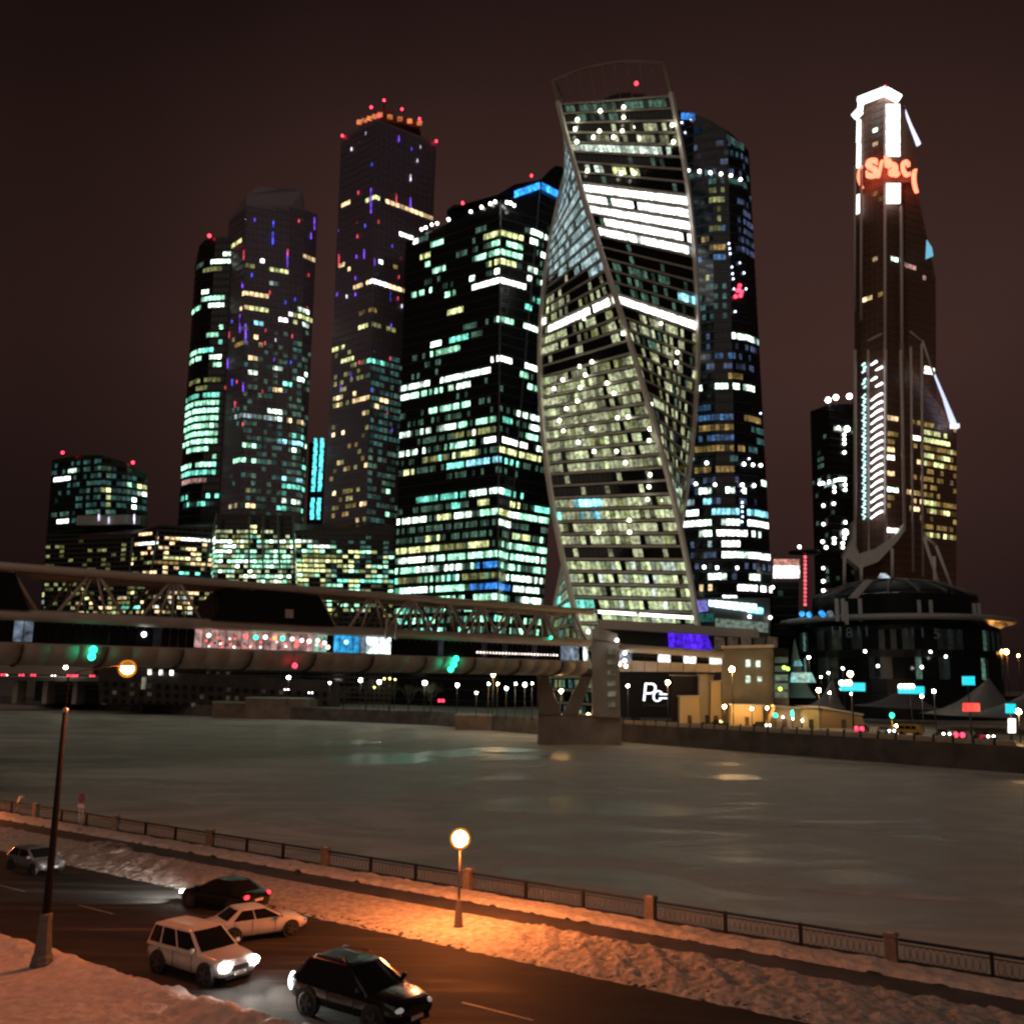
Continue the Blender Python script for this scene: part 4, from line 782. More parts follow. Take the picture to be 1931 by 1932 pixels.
# ---- tower 2: rounded tower with green lit storeys
A2 = '''165,1000,190,980 d;235,950,325,935 w;280,975,325,965 w;210,1020,320,1000 k;190,1140,215,1130 w;205,1170,310,1145 g;145,1230,190,1210 g;190,1200,310,1180 w;220,1330,300,1315 g;200,1350,300,1345 g .5;135,1440,190,1410 g;190,1410,290,1390 t;240,1460,290,1450 w;130,1490,185,1475 g .8;255,1500,280,1495 g;130,1610,170,1585 k;170,1600,280,1575 k;110,1670,270,1635 t;R 100,1690,265,1940 g .82'''
B2 = '''R 1010,0,1200,245 g .85;1005,370,1190,330 g;1000,400,1185,375 t;1000,440,1140,425 P;1000,560,1190,545 t .5;1000,590,1170,590 x .8'''
cs = []
for f, xt, yt, xb in ((0, 158, 960, 92), (.25, 176, 880, 112), (.5, 205, 850, 140), (.75, 260, 836, 200), (1, 345, 836, 290)): cs.append((*z2(xt, yt), *z2(xb, 1930), 470 - 12 * math.sin(math.pi * .5 * f) ))
t2, F2 = tower('rounded_tower', 'rounded dark tower with green white storeys left of the stepped tower', cs, 34, 3.95, 2.2, parse(A2, 311.3, 141.5, .3661) + parse(B2, 0, 754.6, .342), seed=2, edge_mat=M('green_trim', (.02, .03, .027), .5))
lamps(t2, [P(*z2(228, 828), 458)], .95, RED_L, 'beacon')

# ---- tower 4: slim tower with a ladder of cyan lamps
t4, F4 = tower('slim_tower', 'slim far tower with a double ladder of cyan lamps between the plum towers', [(583, 836, 578, 990, 640), (600, 830, 594, 990, 632), (614, 838, 608, 990, 640)], 18, 5.5, 3, [], seed=4, cat='tower')
for k in range(20):
    for x in (1740, 1775):
        y = 240 + k * 22
        if 515 < y < 570: continue
        p = P(*z1(x - k * 1.2 + (3 if k % 2 else 0), y), 629); m = MB(); m.box(p, 2.2, .6, 3.6); m.build('ladder_lamp', EM('cyan_lamp', (.12, .85, .95), 1.6, .4), t4)

# ---- tower 1: low green glass block on the left
A1 = '''300,430,380,440 W;385,405,410,405 w;R 720,530,750,600 w .7;765,480,800,485 y;770,520,800,522 w;300,640,420,645 d;320,670,370,680 W;700,460,750,470 g .6;R 575,450,605,610 y .75;R 430,330,800,620 x .5;R 440,350,760,620 d .5;R 290,330,420,680 x .2;620,765,720,770 y .6;270,800,720,800 g .85;340,850,410,850 y .8;470,850,650,848 y;265,870,300,872 o;520,935,670,935 k .9;R 255,890,300,920 o .5;R 690,760,720,940 k .4;R 220,1090,290,1130 v .8;240,800,300,800 v;R 230,960,720,1180 y .1'''
t1, F1 = tower('green_block', 'low green glass block with a curved roofline, leftmost of the towers', [zc(z1, (290, 330), (225, 1180), 470), zc(z1, (425, 306), (395, 1180), 462), zc(z1, (560, 304), (540, 1180), 456), zc(z1, (700, 345), (690, 1180), 460), zc(z1, (812, 415), (800, 1180), 468)], 30, 3.6, 2.3, parse(A1, 0, 754.6, .342), seed=1, body=M('green_black_glass', (.012, .03, .026), .25, spec=.4), edge_mat=M('green_trim', (.02, .03, .027), .5))
m = MB(); a = [P(*z1(x, y), Y) for x, y, Y in ((420, 690, 453), (560, 690, 449), (690, 685, 452), (775, 690, 458))]; b = [v + Vector((0, 0, 4.6)) for v in a]
m.hexa(a + [v + Vector((0, 6, 0)) for v in reversed(a)], b + [v + Vector((0, 6, 0)) for v in reversed(b)]); m.build('terrace_band', M('terrace_panel', (.40, .40, .40), .6), t1, fix=True)
lamps(t1, [P(*z1(x, y), 460) for x, y in ((345, 290), (733, 345))], .8, RED_L, 'beacon')
led_streaks(t1, ((545, 640, 2, 'w'), (600, 655, 2, 'w'), (740, 640, 3, 'w')), 3, z1, 452)

# ---- the lit office podium between the towers
AP = '''770,745,880,750 o;775,795,860,800 W;920,775,980,770 o;980,770,1150,770 W;1160,785,1270,780 w;R 1370,690,1420,730 y .9;1200,745,1320,745 k;1380,765,1430,768 t;1500,770,1580,775 w;1290,790,1340,795 y;1180,830,1280,830 w;1310,830,1600,830 g .7;880,820,960,825 o .5;910,860,1000,865 y .8;1050,865,1120,865 y .8;1160,860,1230,850 g;1300,860,1600,860 g .8;860,905,1000,905 q;1050,905,1120,905 o;1180,890,1600,890 g .7;1370,930,1600,930 g .8;1000,945,1280,950 t .6;1340,960,1600,965 g .5;1390,980,1600,985 w .7;1640,780,1710,790 w;1740,800,1810,810 W;1640,830,1800,840 g .8;1640,900,1931,890 y;1640,940,1830,930 y;1640,970,1760,975 y .8;1640,860,1900,860 k .7;1830,970,2170,960 g .5;1850,1000,2170,1000 t .6;1840,1030,1900,1020 g;1800,1000,1900,1005 w .4;R 740,860,840,900 k .6;R 720,940,840,960 k .5;R 720,1010,800,1100 d .5;680,1140,760,1140 t;R 400,1010,1280,1180 o .10;R 400,1010,700,1180 y .14;R 860,1010,1280,1180 m .2;R 1000,800,1600,1010 k .1;R 1640,1000,2170,1180 y .12;R 1640,1000,2170,1180 m .06;R 1640,760,2170,1000 x .2;R 1180,700,1640,1010 f .42;R 1180,760,1640,1010 w .25;R 1180,760,1640,1010 g .2;R 730,780,1180,960 o .28;R 255,780,730,960 k .3;R 1640,800,2170,1010 y .35;R 1640,780,2170,1180 g .3;R 255,1010,1280,1190 k .3;R 400,1060,1280,1180 o .15;R 1280,1010,2170,1190 k .4'''
tp, FP = tower('office_podium', 'long terraced office podium with rows of yellow and green lit rooms', [zc(z1, (255, 740), (240, 1190), 452), zc(z1, (730, 740), (690, 1190), 440), zc(z1, (880, 690), (850, 1190), 432), zc(z1, (1180, 700), (1150, 1190), 440), zc(z1, (1200, 626), (1160, 1190), 426), zc(z1, (1615, 640), (1640, 1190), 424), zc(z1, (1625, 720), (1650, 1190), 438), zc(z1, (2180, 690), (2165, 1190), 440)], 26, 2.25, 2.3, parse(AP, 0, 754.6, .342), seed=12, body=M('podium_brown_glass', (.035, .026, .022), .4), edge_mat=M('podium_trim', (.06, .06, .055), .5), cat='office building', group='buildings across the river')
m = MB()
for x0, y0, x1, y1 in ((1195, 626, 1130, 950), (1375, 640, 1375, 940), (1450, 640, 1450, 940), (1530, 640, 1545, 940), (1615, 640, 1625, 1000), (730, 760, 715, 960), (870, 720, 835, 940)): m.tube((P(*z1(x0, y0), 421), P(*z1(x1, y1), 421)), .5, 4)
m.build('frame_post', M('pale_green_trim', (.12, .17, .15), .5), tp, True, 'stuff')

# ---- tower 9: dark tower with rooftop floodlights
def z7(x, y): return 1490.4 + .2929 * x, 660.3 + .2929 * y
def z6m(x, y): return 1490.4 + .3027 * x, 132.1 + .3027 * y
t9, F9 = tower('unfinished_tower', 'dark unfinished tower with floodlights on its roof beside the stepped ochre tower', [zc(z7, (128, 395), (160, 1560), 560), zc(z7, (250, 350), (270, 1560), 540), zc(z7, (440, 345), (440, 1560), 552)], 40, 4.2, 3.2, parse('R 130,520,420,1500 d .05;300,498,340,500 m;190,862,370,832 v .7;R 150,640,200,900 d .3;R 190,1040,290,1065 d .5', 1490.4, 660.3, .2929), seed=9)
lamps(t9, [P(*z7(x, y), 536) for x, y in ((243, 322), (293, 305), (380, 298))], 1.7, EM('flood_lamp', (1, .97, .88), 7, .2, False, False), 'floodlight')
m = MB()
for x, y in ((243, 322), (293, 305), (380, 298)): p = P(*z7(x, y), 538); m.tube((p, p - Vector((0, 0, 9))), .3, 4)
m.build('floodlight_masts', IRON, t9, True, 'stuff')
lamps(t9, [snap(F9, *z7(x, y)) for x, y in ((310, 500), (347, 545), (347, 575), (347, 603), (348, 660), (190, 862), (210, 858), (250, 850), (290, 840), (310, 836), (330, 834), (350, 833), (283, 885), (283, 912), (353, 868), (353, 900), (213, 1003), (280, 990), (213, 1122), (355, 1110), (397, 1185), (348, 1212), (207, 1235), (283, 1215), (283, 1242), (338, 1245), (338, 1272), (130, 1440), (125, 1530), (212, 1490), (212, 1550), (212, 1405))], .95, WHITE_L, 'site_lamp')
lamps(t9, [snap(F9, *z7(x, y)) for x, y in ((365, 508), (353, 1175))], 1.8, WHITE_L, 'site_lamp')
# crane on that site, red dotted mast and small lit building
t = thing('light_mast', 'thin mast of red dots with a flat disc head beside the dark tower', 'mast', P(*z7(92, 1640), 420).xy.to_3d())
pb = P(*z7(92, 1640), 420); pt_ = P(*z7(92, 1310), 420)
m = MB(); m.tube((Vector((pb.x, pb.y, 0)), pt_), .35, 6); m.build('pole', IRON, t)
m = MB(); m.lathe(pt_, ((.5, -.6), (7, 0), (7, .8), (.5, 1.4)), 14); m.build('disc', IRON, t)
for k in range(13): m = MB(); p = pb + (pt_ - pb) * (k / 13); m.ball(p + Vector((0, -.7, 0)), .75, 6, 4); m.build('red_dot', EM('red_dot', (1, .12, .16), 1.6, .3, False, False), t)
lamps(t, [pt_ + Vector((-4, -6, 2)), pt_ + Vector((8, -5, 2))], .8, WHITE_L, 'lamp')
t11, F11 = tower('small_office', 'small office block with a glowing white rooftop sign beside the bow-fronted tower', [(1457, 1098, 1457, 1200, 380), (1506, 1098, 1506, 1200, 380)], 20, 3.6, 2.2, parse('R 1457,1104,1506,1112 w .8;R 1457,1112,1506,1150 x .35', 0, 0, 1), seed=11, cat='office building', group='buildings across the river')
m = MB(); a = P(1458, 1091, 379); b = P(1506, 1091, 379); m.slabq(a, b, P(1506, 1068, 379), P(1458, 1068, 379), 1.5); m.build('sign_panel', EM('roof_sign_white', (1, .97, .93), 1.9, .1), t11)
m = MB(); m.slabq(P(1459, 1068, 378.5), P(1505, 1068, 378.5), P(1505, 1056, 378.5), P(1459, 1056, 378.5), 1.5); m.build('sign_panel', EM('roof_sign_pink', (.75, .32, .25), .7, .1), t11)

# ---- tower 10: stepped ochre tower
OCH = M('ochre_glass', (.30, .165, .12), .45, spec=.5); OCHP = M('ochre_pane', (.17, .09, .065), .35, spec=.5)
A10 = '''770,460,910,490 q;840,510,1050,590 y .6;845,555,1050,645 y .97;R 850,480,1060,1240 q .3;780,560,840,560 W;790,590,1050,690 q .9;870,660,1050,730 y .9;850,700,1050,785 y;790,705,840,715 o;790,810,910,840 q .7;940,840,1050,880 P .4;780,905,910,930 q;870,925,1055,1010 q .9;750,910,830,915 o;850,960,1055,1050 y;860,1000,1055,1085 y;790,960,840,970 o;780,1000,830,1010 o;800,1115,910,1140 P .6;850,1165,1055,1235 y;620,430,700,440 o;620,540,700,545 q .6;620,585,690,590 q .5;620,630,690,640 o .7;620,685,660,690 W;620,790,705,795 o;625,885,700,890 w;620,990,700,995 q .6;620,935,700,940 q .5;640,1090,700,1095 q;635,1135,690,1150 W'''
B10 = '''510,380,525,385 w;515,480,530,482 o;515,790,570,785 q;515,1185,540,1190 o;630,1180,655,1180 w;450,1440,490,1440 o;540,1420,560,1420 q;720,1200,780,1230 P .7;830,1275,860,1290 P .7'''
rows10 = parse(A10, 1490.4, 660.3, .2929) + parse(B10, 1490.4, 132.1, .3027)
MY = 485
mc = [(*z6m(402, 300), 1611, 1050, MY + 16), (*z6m(440, 205), 1627, 1050, MY + 10), (*z6m(583, 160), 1664, 1050, MY), (*z6m(690, 205), 1702, 1050, MY + 6), (*z6m(724, 240), 1726, 1050, MY + 16)]
t10, F10 = tower('stepped_ochre_tower', 'tall ochre stepped tower with white glowing top and red letters, rightmost of the towers', mc, 42, 4.3, 2.6, rows10, seed=10, body=OCH, edge_mat=M('ochre_trim', (.12, .065, .045), .5), pane_mat=OCHP)
def wing(ctop, cbot, depth, seed, nm):
    F = Facade([(*a, *b, Y) for a, b, Y in zip(ctop[0], cbot, ctop[1])]); lo = [b for b, _ in F.c]; hi = [p for _, p in F.c]; dv = Vector((.15, .98, 0)) * depth
    m = MB(); m.hexa(lo + [lo[-1] + dv, lo[0] + dv], hi + [hi[-1] + dv, hi[0] + dv]); m.build(nm, OCH, t10)
    e = MB(); zt = max(p.z for p in hi)
    for k in range(1, int(zt / 4.3)):
        z = k * 4.3 - .95; u1 = 1
        while u1 > .05 and z + .5 > F.top(0, u1): u1 -= .05
        if u1 > .1: e.slabq(F.pt(0, 0, z), F.pt(0, u1, z), F.pt(0, u1, z + .35), F.pt(0, 0, z + .35), .25)
    e.build('floor_edges', M('ochre_trim', (.06, .035, .025), .5), t10, True, 'stuff')
    glaze(t10, F.pt, 1, F.top, F.width, 0, zt, 4.3, 2.6, rows10, seed, pane_mat=OCHP); return F
W1 = wing(([z6m(700, 330), z6m(905, 1290)], [MY + 10, MY + 22]), [(1703, 1050), (1766, 1050)], 34, 31, 'middle_wing')
W2 = wing(([z7(735, 60), z7(1070, 500)], [MY + 6, MY + 26]), [(1700, 1100), (1803, 1100)], 26, 32, 'lower_wing')
GLOWW = EM('white_glow_panel', (.93, 1, 1), 2.6, .12, False, False)
def panel(t, f, q, Y, mat, nm, th=.6):
    m = MB(); pts = [P(*f(x, y), Y) for x, y in q]; m.slabq(*pts, th); return m.build(nm, mat, t)
for y0, y1 in ((215, 300), (303, 375), (378, 455), (458, 538)): panel(t10, z6m, ((598, y1), (682, y1), (680, y0), (595, y0)), MY - 1.5, GLOWW, 'light_panel')
panel(t10, z6m, ((597, 832), (683, 832), (683, 708), (597, 708)), MY - 1.5, GLOWW, 'light_panel')
for y0, y1 in ((310, 455), (460, 610)): panel(t10, z6m, ((410, y1), (436, y1), (438, y0), (414, y0)), MY + 9, GLOWW, 'side_light_panel')
panel(t10, z6m, ((410, 900), (436, 890), (438, 770), (412, 780)), MY + 9, GLOWW, 'side_light_panel')
for a, b, r_ in (((430, 192), (590, 130), 3.4), ((590, 130), (680, 180), 3.2), ((400, 290), (434, 255), 3.0), ((434, 250), (440, 200), 2.0)):
    m = MB(); m.tube((P(*z6m(*a), MY - 1), P(*z6m(*b), MY - 2)), r_ * .8, 8); m.build('crown_light_bar', GLOWW, t10)
for a, b, r_ in (((705, 225), (795, 465), 1.0),): m = MB(); m.tube((P(*z6m(*a), MY + 14), P(*z6m(750, 350), MY + 14), P(*z6m(*b), MY + 14)), [.4, .9, 1.7], 6); m.build('edge_light', EM('edge_light_lilac', (.75, .75, 1), 1.6, 0), t10)
m = MB(); m.hexa([P(*z6m(x, y), Y) for x, y, Y in ((690, 700, MY + 6), (790, 700, MY + 12), (790, 700, MY + 30), (690, 700, MY + 30))], [P(*z6m(x, y), Y) for x, y, Y in ((690, 210, MY + 6), (785, 470, MY + 12), (785, 470, MY + 30), (690, 210, MY + 30))]); m.build('upper_wing', OCH, t10)
m = MB(); m.tube((P(*z7(925, 150), MY + 8), P(*z7(990, 310), MY + 14), P(*z7(1055, 490), MY + 20)), [.5, .9, 1.9], 6); m.build('edge_light', EM('edge_light_blue', (.65, .7, 1), 1.3, 0), t10)
m = MB(); m.box(P(*z7(1058, 492), MY + 18) - Vector((0, 0, 1)), 4, 3, 2.2); m.build('ledge_lamp', EM('edge_light_lilac', (.75, .75, 1), 1.6, 0), t10)
panel(t10, z6m, ((842, 1180), (888, 1160), (880, 1110), (848, 1060)), MY + 3, EM('blue_top_light', (.18, .55, .75), .9, 0), 'blue_light_panel')
lamps(t10, [P(*z6m(590, 105), MY)], .9, RED_L, 'beacon')
panel(t10, z7, ((860, 150), (925, 160), (925, 120), (865, 105)), MY + 2, WM('W'), 'window')
# pale vertical ribs
RIBM = M('pale_rib', (.75, .66, .62), .5)
for a, b, r_ in (((402, 600), (400, 1500), .7), ((440, 620), (440, 1560), .8), ((588, 850), (590, 1960), .9), ((690, 850), (695, 1960), .9)): m = MB(); m.tube((P(*z6m(*a), MY - 1), P(*z6m(*b), MY - 1)), r_, 5); m.build('rib', RIBM, t10)
for a, b, r_ in (((500, 0), (503, 1300), .7), ((612, 0), (612, 1230), .9), ((710, 0), (735, 1170), .9), ((775, -20), (790, 1430), .7), ((845, -40), (853, 1460), .7), ((845, -60), (770, -120), .5), ((415, 0), (415, 1180), .9), ((500, -60), (590, -105), .6), ((850, -60), (925, 160), .6)):
    m = MB(); m.tube((P(*z7(*a), MY - 2), P(*z7(*b), MY - 2)), r_, 5); m.build('rib', RIBM, t10)
# white brackets at the foot
BR = M('white_bracket', (.8, .8, .77), .5)
for q in (((345, 1325), (445, 1405), (445, 1315), (400, 1215)), ((447, 1405), (565, 1365), (560, 1275), (447, 1312)), ((567, 1364), (690, 1232), (700, 1175), (562, 1272)), ((692, 1230), (735, 1165), (735, 1120), (702, 1172)), ((400, 1212), (425, 1262), (425, 1170), (405, 1100))):
    m = MB(); a = [P(*z7(x, y), MY - 6) for x, y in q]; m.hexa(a, [v + Vector((1, 8, 0)) for v in a]); m.build('foot_bracket', BR, t10, fix=True)
for a, b in (((347, 1330), (345, 1520)), ((455, 1390), (455, 1500)), ((655, 1280), (655, 1470)), ((860, 1200), (935, 1260)), ((935, 1260), (1050, 1560)), ((860, 1210), (970, 1560)), ((925, 1330), (930, 1560))): m = MB(); m.tube((P(*z7(*a), MY - 6), P(*z7(*b), MY - 6)), .9, 5); m.build('foot_strut', BR, t10)
# feather shaped light strips
FEA = EM('feather_light', (.9, .95, 1), 3.0, .2, False, False)
ys = [75, 110, 176, 215] + [280 + 50.5 * k for k in range(16)]
for i, y in enumerate(ys):
    m = MB()
    right = (i in (1, 3)) ; x0, x1 = ((548, 592) if right else (518, 556)) if i < 4 else (518, 592)
    y0, y1 = (y + 22, y - 2) if i < 4 else (y + 48, y)
    m.tube((P(*z7(x0, y0), MY - 2.5), P(*z7((x0 + x1) / 2, (y0 + y1) / 2 - (6 if i >= 4 else 0)), MY - 2.5), P(*z7(x1, y1), MY - 2.5)), [.4, .62, .7], 5); m.build('feather_light', FEA, t10)
for i in range(22):
    y = (90, 112, 136, 190, 212, 236)[i] if i < 6 else 290 + (i - 6) * 50.5
    m = MB(); sx = 8 if i % 2 else -2
    m.tube((P(*z7(470, y + 42), MY - 2), P(*z7(486, y + 26), MY - 2), P(*z7(462, y + 14), MY - 2), P(*z7(484, y - 6), MY - 2)) if i >= 6 else (P(*z7(464 + sx, y + 10), MY - 2), P(*z7(482 + sx * .5, y - 6), MY - 2)), .5, 5); m.build('feather_light', EM('feather_light_cool', (.6, .95, .95), 2.0, .2, False, False), t10)
# red letters round the top
FONT = None
def text_mesh(txt, size, depth, shear=0.0, bold=0.0):
    cu = bpy.data.curves.new('lettering', 'FONT'); cu.body = txt; cu.size = size; cu.extrude = depth; cu.align_x = 'CENTER'; cu.shear = shear; cu.resolution_u = 3; cu.offset = size * bold
    o = bpy.data.objects.new('lettering_tmp', cu); COL.objects.link(o); dg = bpy.context.evaluated_depsgraph_get(); me = bpy.data.meshes.new_from_object(o.evaluated_get(dg)); bpy.data.objects.remove(o); bpy.data.curves.remove(cu); return me
def text(t, txt, p, size, mat, depth=.2, shear=0.0, rz=0.0, name='letter', sx=1.0, bold=0.0):
    me = text_mesh(txt, size, depth, shear, bold); me.name = name; me.materials.clear(); me.materials.append(mat); o = bpy.data.objects.new(name, me); COL.objects.link(o); o.parent = t
    o.location = p - ORG.get(t.name, Vector()); o.rotation_euler = (R(90), 0, rz); o.scale = (sx, 1, 1); return o
REDT = EM('red_letter', (1, .17, .09), 3.6, 0, False, False)
for ch, x, y, sz, sx, rz, Y in (('(', 432, 700, 13, .7, -.5, MY + 2), ('S', 512, 665, 15, 1.0, -.2, MY - 2), ('/', 562, 660, 12.5, .9, -.1, MY - 3), ('b', 610, 600, 9, .8, .2, MY - 3), ('a', 646, 655, 15, .9, .25, MY - 3), ('C', 720, 655, 12.5, .7, .5, MY - 1), ('(', 775, 720, 14, .7, .6, MY + 4)):
    text(t10, ch, P(*z6m(x, y), Y), sz, REDT, .9, 0, rz, 'letter', sx, .035)
# ================================================================== COVERED BRIDGE
BA = Vector((-81.5, 154.5, 0)); BB = Vector((16.5, 235.0, 0)); BD = (BB - BA).normalized(); BN = Vector((BD.y, -BD.x, 0))   # BN points to the viewer's side
BL = (BB - BA).length
def BP(u, n, z): return BA + BD * u + BN * n + Vector((0, 0, z))
def BU(x, n=5.0):        # distance along the bridge axis of a bearing x
    lo, hi = -60.0, 260.0
    for _ in range(40):
        md = (lo + hi) / 2
        if px(BP(md, n, 16))[0] < x: lo = md
        else: hi = md
    return lo
BRM = M('bridge_cladding', (.46, .43, .40), .55, .1, var=.12, scale=.3); BRT = M('bridge_steel', (.54, .48, .44), .55, .2)
BDK = M('bridge_dark_glass', (.010, .011, .014), .12, spec=.5); SEAM = M('bridge_seam', (.05, .045, .04), .7)
BW = 5.5
bt = thing('covered_bridge', 'long two level covered footbridge with fanned struts over the frozen river', 'bridge', BP(BL / 2, 0, 0))
prof = [(-BW, 16.2), (-BW * .98, 15.2), (-BW * .86, 14.2), (-BW * .62, 13.5), (-BW * .3, 13.1), (0, 13.0), (BW * .3, 13.1), (BW * .62, 13.5), (BW * .86, 14.2), (BW * .98, 15.2), (BW, 16.2)]
U0, U1 = -62.0, BL - 1.5
n_p = 44; step = (U1 - U0) / n_p
for k in range(n_p):
    a, b = U0 + k * step + .06, U0 + (k + 1) * step - .06; m = MB(); n = len(prof)
    m.add([BP(a, *q) for q in prof] + [BP(b, *q) for q in prof], [(j, j + 1, n + j + 1, n + j) for j in range(n - 1)] + [tuple(range(n)), tuple(reversed(range(n, 2 * n)))], 0, True); m.build('belly_panel', BRM, bt, fix=True)
for k in range(n_p // 3 + 1):
    u = U0 + k * step * 3; m = MB(); m.tube([BP(u, a * 1.015, z - .05 * (16.2 - z)) for a, z in prof], .16, 4); m.build('belly_rib', SEAM, bt)
m = MB(); m.hexa([BP(u, n, 16.2) for u, n in ((U0, -BW + .3), (U1, -BW + .3), (U1, BW - .3), (U0, BW - .3))], [BP(u, n, 16.45) for u, n in ((U0, -BW + .3), (U1, -BW + .3), (U1, BW - .3), (U0, BW - .3))]); m.build('gallery_floor', BRT, bt, fix=True)
for n in (-BW, BW):
    m = MB(); m.tube([BP(U0, n * .97, 20.75), BP(U1, n * .97, 20.75)], .95, 8); m.build('deck_beam', BRM, bt)
    m = MB(); m.tube([BP(U0, n * .97, 28.2), BP(U1 + 1, n * .97, 28.2)], .72, 8); m.build('canopy_beam', BRT, bt)
m = MB(); m.hexa([BP(u, n, 20.4) for u, n in ((U0, -BW + .5), (U1, -BW + .5), (U1, BW - .5), (U0, BW - .5))], [BP(u, n, 20.7) for u, n in ((U0, -BW + .5), (U1, -BW + .5), (U1, BW - .5), (U0, BW - .5))]); m.build('upper_deck', BRT, bt, fix=True)
m = MB(); m.hexa([BP(u, n, 28.5) for u, n in ((U0, -BW + .3), (U1, -BW + .3), (U1, BW - .3), (U0, BW - .3))], [BP(u, n, 28.75) for u, n in ((U0, -BW + .3), (U1, -BW + .3), (U1, BW - .3), (U0, BW - .3))]); m.build('canopy_roof', M('canopy_glazing', (.07, .06, .055), .3), bt, fix=True)
# gallery window bays
PNK = EM('gallery_pink', (.75, .42, .38), .38, .55); BLU = EM('gallery_blue', (.04, .42, .85), .8, .2); WHT = EM('gallery_white', (.85, 1, .95), 1.7, .3); CLD = EM('gallery_cold', (.35, .45, .6), .3, .6); DIM = EM('gallery_dim', (.06, .06, .09), .12, .8)
u = U0; bay = 1.45
spans = [(362, 590, PNK), (592, 622, EM('gallery_mint', (.5, .85, .65), .55, .2)), (626, 676, BLU), (680, 686, CLD), (690, 737, WHT), (1056, 1092, CLD), (1098, 1104, WHT), (24, 36, CLD), (44, 56, CLD)]
for side in (1, -1):
    u = U0
    while u + bay < U1:
        a, b = BP(u + .07, side * (BW - .35), 16.6), BP(u + bay - .07, side * (BW - .35), 16.6); c, d = b + Vector((0, 0, 3.3)), a + Vector((0, 0, 3.3))
        x = px((a + c) / 2)[0]; mt = BDK
        for x0, x1, mm in spans:
            if side == 1 and x0 <= x <= x1: mt = mm
        if mt is BDK and side == 1 and rnd.random() < .10: mt = DIM
        m = MB(); m.slabq(*((a, b, c, d) if side == 1 else (b, a, d, c)), .05); m.build('gallery_pane', mt, bt); u += bay
# lamps and garlands inside
def gl(x, dz, mat, r): 
    m = MB(); m.ball(BP(BU(x), BW - .1, 16.6 + dz), r, 7, 5); m.build('gallery_lamp', mat, bt)
GRN = EM('green_signal', (.02, 1, .45), 5, 0, False, False); GLR = EM('gallery_red', (1, .10, .10), 2.2, .4, False, False); GLW = EM('gallery_warm', (1, .85, .75), 2.6, .4, False, False)
for x, dz, c in ((460, 2.3, 'r'), (479, 2.2, 'g'), (497, 2.3, 'w'), (515, 2.2, 'o'), (530, 2.2, 'g'), (548, 2.2, 'w'), (566, 2.0, 'w'), (580, 1.9, 'w'), (596, 2.1, 'w'), (609, 1.7, 'w'), (616, .9, 'w'), (650, 2, 'b'), (705, 1.8, 'w'), (715, 1.4, 'w'), (268, 1.9, 'c'), (390, 2.2, 'w')):
    gl(x, dz, {'r': GLR, 'g': GRN, 'w': GLW, 'o': EM('gallery_orange', (1, .35, .1), 2.5, 0, False, False), 'b': EM('gallery_blue_lamp', (.4, .9, 1), 3, 0, False, False), 'c': WHITE_L}[c], .42)
for k in range(40):
    x = 380 + 225 * rnd.random(); gl(x, .3 + 1.8 * rnd.random(), (GLR, GLW, M('gallery_shadow', (.05, .03, .03), .8), GLR)[k % 4], .22)
for k in range(26): gl(898 + 150 * k / 25, 1.0, GLW, .22)
# fanned struts between deck and canopy
u = BU(165) - 13.4 * 5; k = 0
while u < U1 - 3:
    for side in (1, -1):
        n = side * BW * .97
        for off in (-5.2, -2.4, 0, 2.4, 5.2):
            if u + off < U0 or u + off > U1: continue
            if k % 2 == 0 or off != 0:
                m = MB(); m.tube((BP(u + off * .15, n, 27.8), BP(u + off, n, 21.4)), .32 if abs(off) > 3 else .22, 5); m.build('strut', BRT, bt)
    u += 13.4 if u < BU(600) else 9.0; k += 1
# dark glass canopies standing on the deck
for xa, xb, ya, yb, lb in ((388, 622, 428, 592, 'wide'), (-190, 44, -150, 12, 'cut')):
    a, b, c, d = BU(xa), BU(xb), BU(ya), BU(yb); m = MB()
    m.hexa([BP(a, BW + .9, 21.5), BP(b, BW + .9, 21.5), BP(b, -BW + .2, 21.5), BP(a, -BW + .2, 21.5)], [BP(c, BW + .4, 27.3), BP(d, BW + .4, 27.3), BP(d, -BW + 1, 27.3), BP(c, -BW + 1, 27.3)]); m.build('glass_canopy', BDK, bt, fix=True)
a = BU(528); m = MB(); m.slabq(BP(a, BW + .86, 22.6), BP(a + 1.6, BW + .86, 22.6), BP(a + 1.6, BW + .72, 24.2), BP(a, BW + .72, 24.2), .15); m.build('notice', M('pale_notice', (.5, .48, .45), .6), bt)
for x in (720, 738): m = MB(); m.tube((BP(BU(x), BW + .9, 19.5), BP(BU(x), BW + .9, 23.6)), .3, 6); m.build('lift_post', BRT, bt)
# green and red navigation lights under the belly
for i, (x, y, c, lb) in enumerate(((176, 1226, 'g', 'upper green navigation light on the left part of the bridge belly'), (173, 1239, 'g', 'lower green navigation light on the left part of the bridge belly'), (860, 1243, 'g', 'top of three green navigation lights before the bridge pier'), (856, 1254, 'g', 'middle of three green navigation lights before the bridge pier'), (850, 1263, 'g', 'bottom of three green navigation lights before the bridge pier'), (556, 1256, 'r', 'single red navigation light under the lit bridge gallery'), (1039, 1203, 'g', 'tiny green light on the upper bridge deck near the pier'))):
    Y = BP(BU(x, 6.2), 6.2, 0).y; p = P(x, y, Y)
    t = thing('navigation_light', lb, 'signal light', p, 0, 'navigation lights on the bridge')
    m = MB(); m.ball((0, 0, 0), .62 if c == 'g' and x != 1039 else .5 if c == 'r' else .35, 8, 6); m.build('lens', GRN if c == 'g' else RED_L, t, False)
    m = MB(); m.box(Vector((0, .5, -.3)), .5, .7, .6); m.build('bracket', IRON, t, False)

